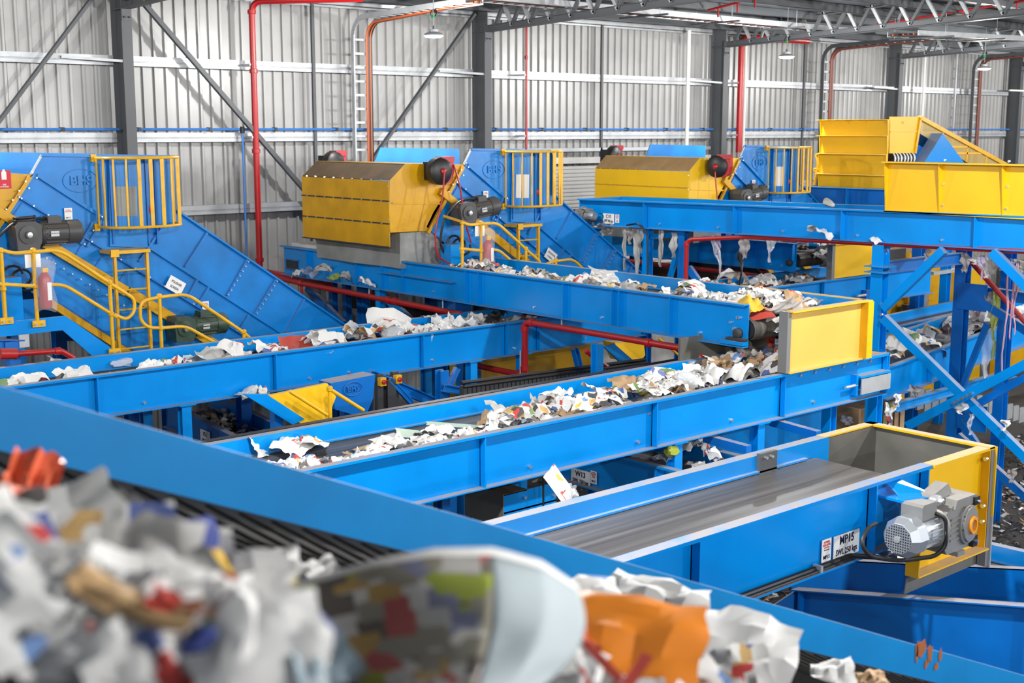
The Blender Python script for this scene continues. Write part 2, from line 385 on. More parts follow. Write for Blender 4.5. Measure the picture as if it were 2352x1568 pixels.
# roof trusses run from the columns out over the hall
for i, x in enumerate(COLX):
    r = empty('roof_truss', f'grey steel roof truss springing from the {NAMES[i]} wall column', 'truss', (x, 24, 9.8))
    zb = lambda Y: 9.86 + (24 - Y) * 0.036
    zt = lambda Y: zb(Y) + 0.52 + (24 - Y) * 0.016
    MB().ibeam((x, 23.98, zb(23.98)), (x, 0, zb(0)), .16, .16, .014).build('bottom_chord', 'steel', r)
    MB().ibeam((x, 24.2, zt(24.2) - .02), (x, 0, zt(0)), .16, .14, .014).build('top_chord', 'steel', r)
    y, k = 23.75, 0
    while y > 2:
        st = 0.62 + (24 - y) * 0.03
        a, c = (y, y - st * .5)
        for (p, q) in (((x, a, zb(a)), (x, c, zt(c))), ((x, c, zt(c)), (x, y - st, zb(y - st)))):
            MB().bar(p, q, .075, .075).build('web_member', 'galv' if k % 2 else 'steel', r)
            k += 1
        y -= st
    # fly brace down to the bottom chord
    for yy in (22.9, 18.6, 14.6):
        MB().bar((x + .55, yy + .1, zt(yy) + .1), (x + .04, yy, zb(yy) - .06), .05, .05).build('fly_brace', 'galv', r)
# wall girts (channels), one object per bay and height
def bays(): return [(4.0, 10.98), (11.2, 20.07), (20.29, 28.88), (29.1, 37.79), (38.0, 45.8), (46.0, 62)]
BAYN = ['left of the first column', 'between the first and second columns', 'between the second and third columns', 'between the third and fourth columns', 'between the fourth and fifth columns', 'beyond the fifth column']
def girt(x0, x1, z, lab, h=0.19):
    r = empty('wall_girt', lab, 'girt', ((x0 + x1) / 2, 24.55, z - h / 2))
    MB().box((x0, 24.44, z + h / 2 - .095), (x1, 24.452, z + h / 2)).build('upper_lip', 'galv', r)
    MB().box((x0, 24.44, z - h / 2), (x1, 24.452, z - h / 2 + .07)).build('lower_lip', 'galv', r)
    MB().box((x0, 24.452, z - .02), (x1, 24.66, z - .012)).build('web', 'galv', r)
    MB().box((x0, 24.452, z + h / 2 - .008), (x1, 24.66, z + h / 2)).build('top_flange', 'galv', r)
    MB().box((x0, 24.44, z + h / 2 - .115), (x1, 24.60, z + h / 2 - .10)).build('groove', 'galv', r)
for i, (x0, x1) in enumerate(bays()):
    girt(x0, x1, 8.83, f'upper galvanised wall girt {BAYN[i]}')
    girt(x0, x1, 7.34, f'galvanised wall girt under the blue pipe {BAYN[i]}')
    if i != 2: girt(x0, x1, 5.84, f'low galvanised wall girt {BAYN[i]}')
    girt(x0, x1, 10.22, f'topmost galvanised wall girt {BAYN[i]}', .16)
MB().box((20.3, 24.40, 6.93), (28.88, 24.62, 7.02)).thing('door_header', 'galv', 'thin grey header beam above the roller door', 'beam')
MB().box((20.3, 24.38, 6.62), (28.88, 24.62, 6.78)).thing('door_header', 'white_paint', 'pale boxed header beam right above the roller door', 'beam')
# fly struts from columns to the upper girt
for i, x in enumerate(COLX[:4]):
    MB().bar((x - .02, 24.05, 8.80), (x - 1.15 if i < 3 else x - 1.3, 24.42, 8.86), .06, .05).thing('column_strut', 'galv', f'slender strut from the {NAMES[i]} column to the upper girt', 'strut')
# roller door of the second bay: slats are parts
dr = MB().box((20.6, 24.50, 0), (28.6, 24.52, 6.55)).build('door_1', 'white_paint'); struct(dr)
slm = MB().prism([(0, 0, 0), (0, -.03, .03), (0, -.03, .07), (0, 0, .10)], (8.0, 0, 0)).mesh('slat'); slm.materials.append(M['white_paint'])
for k in range(28):
    o = bpy.data.objects.new('slat', slm); COL.objects.link(o); o.parent = dr; o.location = (20.6, 24.50, 3.75 + k * .10)
# vertical wall bridging posts
for i, px in enumerate((721, 1380, 1843, 2190)):
    X = atY(px, 250, 24.45).x
    MB().box((X - .035, 24.40, 3.0), (X + .035, 24.46, 10.2)).thing('bridging_post', 'steel' if i != 3 else 'galv', ['slim dark wall post left of the cable ladder', 'slim dark wall post above the roller door', 'slim grey wall post left of the second cable riser', 'slim pale wall post left of the third cable riser'][i], 'post')
# diagonal wall braces
def px_bar(name, p, q, Y, w, h, m, label, cat):
    a, b = atY(*p, Y), atY(*q, Y); return MB().bar(a, b, h, w, (0, 1, 0)).thing(name, m, label, cat)
px_bar('wall_brace', (322, -2), (735, 478), 24.18, .10, .09, 'steel', 'dark diagonal brace falling right from the first column', 'brace')
px_bar('wall_brace', (222, -18), (-60, 355), 24.18, .12, .06, 'steel', 'grey diagonal brace at the left edge of the photo', 'brace')
px_bar('wall_brace', (1090, 32), (800, 445), 24.18, .11, .06, 'steel', 'grey diagonal brace falling left from the second column', 'brace')
# blue air line along the wall, with clamps
r = empty('air_pipe', 'thin blue compressed-air pipe running along the back wall', 'pipe', (25, 24.33, 7.5))
for (x0, x1) in bays(): MB().cyl((x0, 24.33, 7.5), (x1, 24.33, 7.5), .026, 8).build('pipe_run', 'bluepipe', r, True)
for k in range(24):
    x = 5.2 + k * 1.55
    MB().box((x - .03, 24.295, 7.46), (x + .03, 24.44, 7.54)).build('pipe_clip', 'black', r)
xd = atY(556, 330, 24.33).x
MB().cyl((xd, 24.3, 7.5), (xd, 24.3, 1.0), .022, 8).build('drop_pipe', 'bluepipe', r, True)
MB().cyl((xd, 24.3, 7.56), (xd, 24.3, 7.42), .05, 8).build('tee', 'black', r, True)
# red fire mains on the wall
def pipe_thing(name, pts, rad, label, collars=(), m='red', cat='pipe', bend=.25):
    pts = rounded(pts, bend) if len(pts) > 2 else pts
    b = MB().tube(pts, rad, 12)
    r = empty(name, label, cat, Vector(pts[0]))
    b.build('pipe_run', m, r, True)
    for c, ax in collars:
        c, ax = Vector(c), Vector(ax).normalized()
        MB().lathe(c - ax * .05, ax, [(rad * .9, 0), (rad * 1.35, .01), (rad * 1.35, .09), (rad * .9, .10)], 12).build('coupling', m, r, True)
    return r
Z = Vector((0, 0, 1))
def riser(px, ytop, ybot, rad, label, Y=24.15, zs=(), horiz=None):
    a, b = atY(px[0], ytop, Y), atY(px[1], ybot, Y)
    X = (a.x + b.x) / 2; pts = [(X, Y, a.z), (X, Y, b.z)]
    if horiz: pts = [(X + horiz[0], Y + horiz[1], a.z)] + pts
    r = pipe_thing('fire_riser', pts, rad, label, [((X, Y, z), Z) for z in zs])
    for z in (8.83, 7.34): MB().box((X - rad - .03, Y - .01, z - .02), (X + rad + .03, 24.45, z + .02)).build('pipe_clip', 'galv', r)
    return X
X1 = riser((573, 601), 3, 612, .065, 'thick red fire riser pipe left of the middle yellow hood', zs=(9.9, 8.70, 7.05, 4.75), horiz=(1.4, -2.0))
riser((1207, 1211), -20, 350, .03, 'thin red sprinkler pipe right of the second column', zs=(9.25,))
riser((1704, 1697), 86, 350, .095, 'thick red fire riser pipe right of the third column', zs=(), horiz=(2.6, -.4))
# pale downpipes
for px, lab in ((1580, 'pale vertical conduit left of the third column'), (1712, 'pale vertical conduit beside the right red riser'), (2126, 'pale vertical conduit right of the fourth column')):
    a = atY(px + 3, 60, 24.2); b = atY(px - 1, 340, 24.2)
    MB().cyl((a.x, 24.2, 10.2), (a.x, 24.2, 0), .055 if px < 1600 else .04, 8).thing('conduit', 'pvc', lab, 'conduit', smooth=True)
# cable ladders: riser on the wall, bend, then run out over the hall
def cable_ladder(X, zlow, ztop, w, yout, label, dark=False):
    Yw = 24.12
    r = empty('cable_ladder', label, 'cable ladder', (X, Yw, zlow))
    rad = .45
    for sx in (-w / 2, w / 2):
        pts = [(X + sx, Yw, zlow), (X + sx, Yw, ztop), (X + sx, Yw - .0, ztop)]
        path = [Vector((X + sx, Yw, zlow)), Vector((X + sx, Yw, ztop - rad))] + arc((X + sx, Yw - rad, ztop - rad), (0, 1, 0), (0, 0, 1), rad, 0, math.pi / 2, 7)[1:] + [Vector((X + sx, yout, ztop + (Yw - yout) * .02))]
        b = MB()
        for p, q in zip(path[:-1], path[1:]): b.bar(p, q, .035, .11, (0, 1, .05) if abs((q - p).normalized().z) > .5 else (0, 0, 1))
        b.build('side_rail', 'galv' if not dark else 'steel', r)
    z = ztop - rad - .02
    while z > zlow:
        MB().box((X - w / 2, Yw - .035, z - .025), (X + w / 2, Yw + .01, z + .025)).build('rung', 'galv', r); z -= .30
    y = Yw - rad - .1; k = 0
    while y > yout:
        zz = ztop + (Yw - y) * .02
        MB().box((X - w / 2, y - .02, zz - .05), (X + w / 2, y + .02, zz - .03)).build('rung', 'galv', r); y -= .30
    for k, mm in enumerate(('cable_o', 'cable_r', 'black', 'cable_o', 'black')):
        xx = X + w * (.18 + .07 * k)
        path = [Vector((xx, Yw - .07, zlow)), Vector((xx, Yw - .07, ztop - rad))] + arc((xx, Yw - rad, ztop - rad - .02), (0, 1, 0), (0, 0, 1), rad - .07, 0, math.pi / 2, 7)[1:] + [Vector((xx, yout, ztop + (Yw - yout) * .02))]
        MB().tube(path, .022 if not dark else .03, 6).build('cable', mm if not dark else ('cable_r' if k != 2 else 'black'), r, True)
    return r
cable_ladder(atY(833, 250, 24.12).x, 3.2, 9.92, .46, 20.2, 'bright galvanised cable ladder with orange cables left of the second column')
cable_ladder(atY(1898, 200, 24.12).x, 3.2, 10.02, .45, 19.4, 'cable riser with red-brown cables left of the fourth column', True)
cable_ladder(atY(2242, 200, 24.12).x, 3.2, 10.02, .45, 19.4, 'cable riser with orange cables at the right end of the wall', True)
# overhead cable tray along the hall
def tray(x0, x1, y, z0, z1, w, label, hang=True):
    r = empty('cable_tray', label, 'cable tray', ((x0 + x1) / 2, y, min(z0, z1)))
    zz = lambda x: z0 + (z1 - z0) * (x - x0) / (x1 - x0)
    for sy in (-w / 2, w / 2):
        MB().bar((x0, y + sy, z0), (x1, y + sy, z1), .03, .13).build('side_rail', 'galv', r)
    n = int((x1 - x0) / .3)
    for k in range(n):
        x = x0 + .15 + k * .3
        MB().bar((x, y - w / 2, zz(x) - .045), (x, y + w / 2, zz(x) - .045), .04, .02).build('rung', 'dark', r)
    for k, mm in enumerate(('cable_o', 'cable_r', 'cable_o', 'black', 'cable_o')):
        yy = y - w * .35 + k * w * .17
        MB().cyl((x0, yy, z0 - .02), (x1, yy, z1 - .02), .02, 6).build('cable', mm, r, True)
    x = x0 + .8
    while hang and x < x1:
        MB().bar((x, y - w / 2 - .55, zz(x) - .09), (x, y + w / 2 + .45, zz(x) - .09), .04, .04).build('hanger_bar', 'steel', r)
        for sy in (-w / 2 - .3, w / 2 + .3): MB().cyl((x, y + sy, zz(x) - .09), (x, y + sy, roof_z(y)), .006, 5).build('hanger_rod', 'galv', r)
        x += 2.6
a, c = atY(1245, 10, 21.6), atY(1925, 66, 21.0)
tray(a.x - 3, c.x + 1.0, 21.4, a.z - (c.z - a.z) * .25, c.z, .55, 'galvanised cable tray hanging between the second and third trusses')
a, c = atY(2090, 80, 19.2), atY(2345, 98, 19.0)
tray(a.x - .5, c.x + 8, 19.1, a.z, c.z + .25, .9, 'broad cable tray hanging right of the third truss')
# sprinkler pipes under the roof
for i, (p, q, Yp) in enumerate((((2060, 25), (2352, -8), None), ((2055, 50), (2352, 2), None), ((1640, 20), (1740, -6), None), ((2290, 70), (2352, 55), None))):
    X = [34.0, 31.0, 24.5, 40.0][i]
    a, b = atX(*p, X), atX(*q, X); d = (b - a)
    r = empty('sprinkler_pipe', ['upper red sprinkler pipe under the roof at top right', 'lower red sprinkler pipe under the roof at top right', 'short red sprinkler pipe above the cable tray', 'red sprinkler pipe at the right edge under the roof'][i], 'pipe', a)
    MB().cyl(a - d * .15, b + d * .4, .03, 8).build('pipe_run', 'red', r, True)
    for t in (.1, .55, .95):
        p_ = a + d * t; MB().cyl(p_, p_ - Vector((0, 0, .22)), .024, 6).build('drop', 'red', r, True)
# ---- high-bay lamps
def make_lamp():
    r = empty('high_bay_lamp', 'x', 'lamp')
    MB().lathe((0, 0, 0), (0, 0, 1), [(.185, 0), (.19, .02), (.17, .045), (.09, .075), (.09, .12), (.05, .13)], 24).build('housing', 'galv', r, True)
    MB().lathe((0, 0, -.035), (0, 0, 1), [(.06, 0), (.15, .012), (.178, .034)], 24).build('lens', 'led', r, True)
    MB().tube([(0, 0, .13), (0, .02, .16), (0, 0, .19)], .012, 6).build('hook', 'steel', r, True)
    return r
def make_lamp_full(loc, label, group=None, first=None):
    r = first or make_lamp(); r.location = loc
    r['label'] = label
    if group: r['group'] = group
    top = roof_z(loc[1]) - loc[2] - .02
    b = MB().tube([(0, 0, .18), (0, 0, top)], .007, 5); c = b.build('chain', 'galv', None); c.parent = r
    ring = [Vector((.02 + .05 * math.cos(t), .05 * math.sin(t * .5), .42 + .07 * math.sin(t))) for t in [k * .7 for k in range(14)]]
    c = MB().tube(ring, .011, 5).build('coiled_lead', 'black', None, True); c.parent = r
    c = MB().box((-.035, -.03, .33), (.0, .03, .39)).build('plug', plug_m, None); c.parent = r
    ld = bpy.data.lights.new('lamp_light', 'POINT'); ld.shadow_soft_size = .13; ld.energy = LAMP_W[LAMP_Y.index(loc[1])]; ld.color = (1.0, 0.985, 0.96)
    lo = bpy.data.objects.new('lamp_light', ld); COL.objects.link(lo); lo.parent = r; lo.location = (0, 0, -.19)
plug_m = plain('green_plug', (0.02, 0.55, 0.12), .4)
lp = make_lamp()
for iy, y in enumerate(LAMP_Y):
    for ix, x in enumerate(LAMP_X):
        vis = iy == 0 and ix in (2, 3, 4)
        lab = {2: 'lit high-bay lamp hanging left of the second column', 3: 'lit high-bay lamp hanging right of the third column', 4: 'lit high-bay lamp hanging at the right near the orange cable riser'}[ix] if vis else 'high-bay lamp hanging from the roof outside the photo'
        f = lp if (iy, ix) == (0, 0) else copy_tree(lp)
        if (iy, ix) == (0, 0): pend = (x, y, lab)
        else:
            make_lamp_full((x, y, LAMP_Z), lab, None if vis else 'lamps outside the photo', f)
make_lamp_full((pend[0], pend[1], LAMP_Z), pend[2], 'lamps outside the photo', lp)
# fluorescent battens on the wall columns
for px, py, lab in ((2030, 201, 'white tube light beside the fourth column'), (2336, 208, 'white tube light at the right edge of the photo'), (925, 18, 'white strut bar across the cable ladder run')):
    a = atY(px, py, 24.0 if px > 1000 else 22.6)
    MB().box((a.x - .55, a.y - .03, a.z - .03), (a.x + .55, a.y + .03, a.z + .03)).thing('batten_light' if px > 1000 else 'strut_bar', 'white_paint', lab, 'lamp' if px > 1000 else 'strut')
# ================================================================== CONVEYORS
class Conv: pass
def conveyor(name, label, A, B, n, W, H, stiff=(), belt_h=-.21, trough=.05, m='blue', legs=(), fl=.10, belt='belt', bolts=None, head=True, tail=True,
             far_L=None, far_s0=0.0, leg_far=True, leg_z=0.0, far_m=None, cleat=False):
    A, B, n = Vector(A), Vector(B), Vector(n).normalized(); u = (B - A); L = u.length; u.normalize()
    up = n.cross(u).normalized()
    if up.z < 0: up = -up
    c = Conv(); c.L, c.W, c.H = L, W, H
    c.P = lambda s, t, h=0.0: A + u * s + n * t + up * h
    c.u, c.n, c.up = u, n, up; Pp = c.P
    mid = Pp(L / 2, W / 2, 0); r = empty(name, label, 'conveyor', (mid.x, mid.y, leg_z if legs else mid.z - H)); c.root = r
    th = .012
    def side(t_out, t_web, s0, s1, mm):
        b = MB(); sg = 1 if t_web > t_out else -1
        def slab(t0, t1, h0, h1): b.prism([Pp(s0, t0, h0), Pp(s0, t1, h0), Pp(s0, t1, h1), Pp(s0, t0, h1)], u * (s1 - s0))
        slab(t_web, t_web + sg * th, -H, 0); slab(t_out, t_web, -.014, 0); slab(t_out, t_web, -H, -H + .014)
        slab(t_out, t_out + sg * .006, -.03, -.014)
        return b.build('side_frame', mm, r)
    side(0, fl, 0, L, m); side(W, W - fl, far_s0, far_L or L, far_m or m)
    for s in stiff:
        MB().prism([Pp(s, 0.012, -.016), Pp(s, fl, -.016), Pp(s, fl, -H + .015), Pp(s, .012, -H + .015)], u * .016).build('stiffener', m, r)
        MB().prism([Pp(s, fl - .012, -.016), Pp(s + .09, fl - .012, -.016), Pp(s + .09, fl - .012, -H + .015), Pp(s, fl - .012, -H + .015)], n * .012).build('splice_plate', m, r)
    # belt with a shallow trough, wrapped round the head pulley
    bi0, bi1 = fl + .03, W - fl - .03
    prof = [(bi0, 0), (bi0 + .16, -trough), ((bi0 + bi1) / 2, -trough - .01), (bi1 - .16, -trough), (bi1, 0)]
    path = [(0.05 if tail else 0, belt_h)] + [(L * k / 8, belt_h) for k in range(1, 8)]
    path.append((L - .06, belt_h))
    if head:
        pr = .15
        for k in range(1, 8):
            a = math.pi / 2 - math.pi * k / 7; path.append((L - .06 + math.cos(a) * pr, belt_h - pr + math.sin(a) * pr))
        path.append((L - 1.2, belt_h - 2 * pr))
    b = MB(); o = 0; b.uv = []
    for i, (s, h) in enumerate(path):
        for j, (t, dh) in enumerate(prof):
            f = 1.0 if s < L - .5 else 0.25
            b.v.append(Pp(s, t, h + dh * f)); b.uv.append((s + i * 0.001, t))
    k = len(prof)
    for i in range(len(path) - 1):
        for j in range(k - 1): b.f.append((i * k + j, i * k + j + 1, (i + 1) * k + j + 1, (i + 1) * k + j))
    b.build('belt', belt, r, True)
    c.bz = belt_h - trough
    for t0, t1 in ((fl + .012, fl + .05), (W - fl - .05, W - fl - .012)):
        MB().prism([Pp(.02, t0, belt_h + .005), Pp(.02, t1, belt_h + .005), Pp(.02, t1, belt_h + .022), Pp(.02, t0, belt_h + .022)], u * (L - .2)).build('skirt_strip', m, r)
    if head: MB().cyl(Pp(L - .06, fl + .03, belt_h - .15), Pp(L - .06, W - fl - .03, belt_h - .15), .138, 20).build('head_pulley', 'black', r, True)
    # bolts on the near frame
    bb = MB()
    for s in (bolts or []):
        q = Pp(s, fl, -H * .82); bb.cyl(q, q - n * .03, .022, 8)
    if bb.v: bb.build('bolts', 'chrome', r, True, kind='stuff')
    for s in legs:
        for t in ((fl + .02, W - fl - .02) if leg_far else (fl + .02,)):
            p = Pp(s, t, -H); b = MB().ibeam((p.x, p.y, leg_z), (p.x, p.y, p.z), .14, .14, .012, (n.x, n.y, 0)); b.build('support_leg', m, r)
            MB().box((p.x - .12, p.y - .12, p.z - .015), (p.x + .12, p.y + .12, p.z)).build('leg_plate', m, r)
    return c
sX = lambda px, Y, x0: atY(px, 900, Y).x - x0
# --- C2: long conveyor through the middle
A = (3.0, 10.2, 4.3)
C2 = conveyor('belt_conveyor', 'long bright blue conveyor of mixed paper crossing the middle, ending under the pale yellow box', A, (16.17, 10.2, 4.3), (0, 1, 0), 1.63, .6,
              stiff=[sX(x, 10.2, 3.0) for x in (720, 1115, 1512, 1805, 2036)], legs=[sX(x, 10.3, 3.0) for x in (1555, 1745)], head=False,
              bolts=[sX(x, 10.2, 3.0) for x in (800, 1230, 1480, 1695, 1882)], belt_h=-.2)
# --- C1: upper left conveyor
A = (0.5, 15.86, 4.35)
C1 = conveyor('belt_conveyor', 'blue conveyor of mixed paper at left, in front of the polisher screen', A, (17.1, 15.86, 4.35), (0, 1, 0), 1.46, .57,
              stiff=[sX(x, 15.86, .5) for x in (225, 637, 975, 1168, 1240, 1480)], legs=[sX(x, 15.9, .5) for x in (428, 1090, 1205)], head=False,
              bolts=[sX(x, 15.86, .5) for x in (170, 337, 720, 812, 1003, 1190, 1350)], leg_far=True)
# --- NC: newspaper conveyor running towards the camera
sY = lambda px, X, y0: y0 - atX(px, 650, X).y
A = (13.78, 23.1, 5.14)
NC = conveyor('belt_conveyor', 'blue newspaper conveyor with its black head pulley turning above the middle conveyor', A, (13.78, 10.98, 5.14), (1, 0, 0), 1.72, .6,
              stiff=[sY(x, 13.78, 23.1) for x in (703, 815, 873, 920, 1066, 1095, 1290, 1402, 1418, 1536)], bolts=[sY(x, 13.78, 23.1) for x in (985, 1218, 1373, 1600)],
              far_L=12.9, legs=[3.4], head=True, trough=.04)
b = MB()
for s, h in ((NC.L - .30, -.28), (NC.L - .18, -.20), (NC.L - .15, -.20), (NC.L - .24, -.36)):
    q = NC.P(s, .1, h); b.cyl(q, q - NC.n * .03, .022, 8)
b.build('bolts', 'chrome', NC.root, True, kind='stuff')
br = MB(); q = NC.P(NC.L - .16, .1, -.42); br.lathe(q, -NC.n, [(.075, 0), (.075, .05), (.05, .07), (.03, .075)], 16)
q = NC.P(NC.L - .32, .1, -.5); br.box((q.x - .09, q.y - .32, q.z - .015), (q.x, q.y, q.z + .02))
br.build('bearing_housing', 'dark', NC.root, True)
q = NC.P(NC.L - .4, 0, -.57); MB().box((q.x - .02, q.y - .4, q.z), (q.x + .1, q.y, q.z + .05)).build('take_up_bracket', 'blue', NC.root)
# tail take-up window of NC
q = NC.P(.12, .09, -.38); MB().box((q.x - .02, q.y - .42, q.z - .09), (q.x + .012, q.y, q.z + .09)).build('take_up_window', 'dark', NC.root)
for dz in (-.10, .09): MB().box((q.x - .04, q.y - .45, q.z + dz), (q.x + .012, q.y + .02, q.z + dz + .015)).build('take_up_guide', 'blue_deep', NC.root)
q = NC.P(3.5, 0, -.28); MB().box((q.x, q.y - 2.2, q.z), (q.x + .1, q.y, q.z + .02)).build('ledge', 'blue', NC.root)
# white lidded box at the NC tail
r = empty('belt_cover', 'dusty white lidded cover at the tail of the newspaper conveyor', 'cover', (14.4, 22.3, 5.0))
MB().box((13.95, 21.4, 5.12), (15.2, 22.9, 5.2)).build('lid', 'white_paint', r)
MB().box((14.0, 21.45, 4.9), (15.15, 22.85, 5.12)).build('body', 'grey_in', r)
# --- MP: conveyor with motor and hopper at lower right
A = (3.2, 5.8, 4.6)
MP = conveyor('belt_conveyor', 'empty moving blue conveyor MP15 with a grey motor at lower right', A, (9.95, 5.8, 4.6), (0, 1, 0), 1.33, .63,
              stiff=[sX(x, 5.8, 3.2) for x in (1620, 2028, 2146)], legs=[], head=True, far_L=6.95, belt_h=-.16, trough=.015, bolts=[])
MB().box((9.05, 6.98, 4.43), (9.30, 7.02, 4.62)).build('joint_plate', 'steel', MP.root)
b = MB()
for x in (9.12, 9.2): b.cyl((x, 6.98, 4.58), (x, 6.95, 4.58), .015, 8)
b.build('bolts', 'chrome', MP.root, True, kind='stuff')
# cable along the lower flange of MP
pts = [(6.4, 5.86, 4.006), (8.85, 5.86, 4.006), (9.0, 5.6, 4.02)]
MB().tube(pts, .022, 8).build('power_cable', 'black', MP.root, True); MB().tube([Vector(p) + Vector((0, -.03, -.015)) for p in pts[:2]], .016, 8).build('power_cable', 'black', MP.root, True)
for x in (6.95, 8.35): MB().box((x, 5.80, 3.985), (x + .03, 5.88, 4.04)).build('cable_clip', 'galv', MP.root)
# hopper at the end of MP
r = empty('discharge_hopper', 'open discharge hopper, yellow outside and bare grey inside, at the end of conveyor MP15', 'hopper', (10.5, 6.4, 3.4))
MB().prism([(9.955, 5.86, 4.585), (10.95, 5.86, 4.585), (10.95, 5.86, 3.64), (9.72, 5.86, 3.64), (9.72, 5.86, 3.95), (9.955, 5.86, 3.99)], (0, .012, 0)).build('front_panel', 'yellow', r)
MB().prism([(9.955, 5.873, 4.585), (10.95, 5.873, 4.585), (10.95, 5.873, 3.45), (9.72, 5.873, 3.45)], (0, .01, 0)).build('front_liner', 'grey_in', r)
MB().box((9.955, 5.78, 4.575), (11.0, 5.90, 4.6)).build('top_flange', 'yellow', r)
MB().box((10.90, 5.78, 3.64), (10.915, 5.87, 4.575)).build('side_flange', 'yellow_worn_shaded', r)  # darker yellow stands for shade on this sideways face
MB().box((9.72, 5.74, 3.63), (10.915, 5.87, 3.645)).build('bottom_flange', 'yellow', r)
MB().box((9.71, 5.74, 3.63), (9.725, 5.87, 3.95)).build('corner_flange', 'yellow_worn_shaded', r)
MB().box((10.985, 5.76, 3.93), (11.0, 7.13, 4.6)).build('end_panel', 'yellow', r)
MB().box((10.985, 5.76, 3.43), (11.0, 7.13, 3.93)).build('end_panel_foot', 'galv', r)
MB().box((10.93, 5.78, 3.45), (10.984, 5.86, 4.575)).build('edge_strip', 'edge_grey', r)
MB().box((10.965, 5.88, 3.45), (10.984, 7.1, 4.59)).build('end_liner', 'grey_in', r)
MB().box((10.90, 5.78, 4.585), (11.0, 7.13, 4.605)).build('end_flange', 'yellow', r)
MB().box((10.1, 7.03, 3.45), (10.97, 7.045, 4.59)).build('back_liner', 'grey_in', r)
MB().box((10.1, 7.03, 4.585), (11.0, 7.13, 4.605)).build('back_flange', 'yellow', r)
MB().box((10.1, 7.06, 3.6), (10.98, 7.07, 4.585)).build('back_panel', 'yellow', r)
b = MB()
for z in (4.5, 4.05, 3.9): b.cyl((10.88, 5.80, z), (10.85, 5.80, z), .02, 8)
b.build('bolts', 'chrome', r, True, kind='stuff')
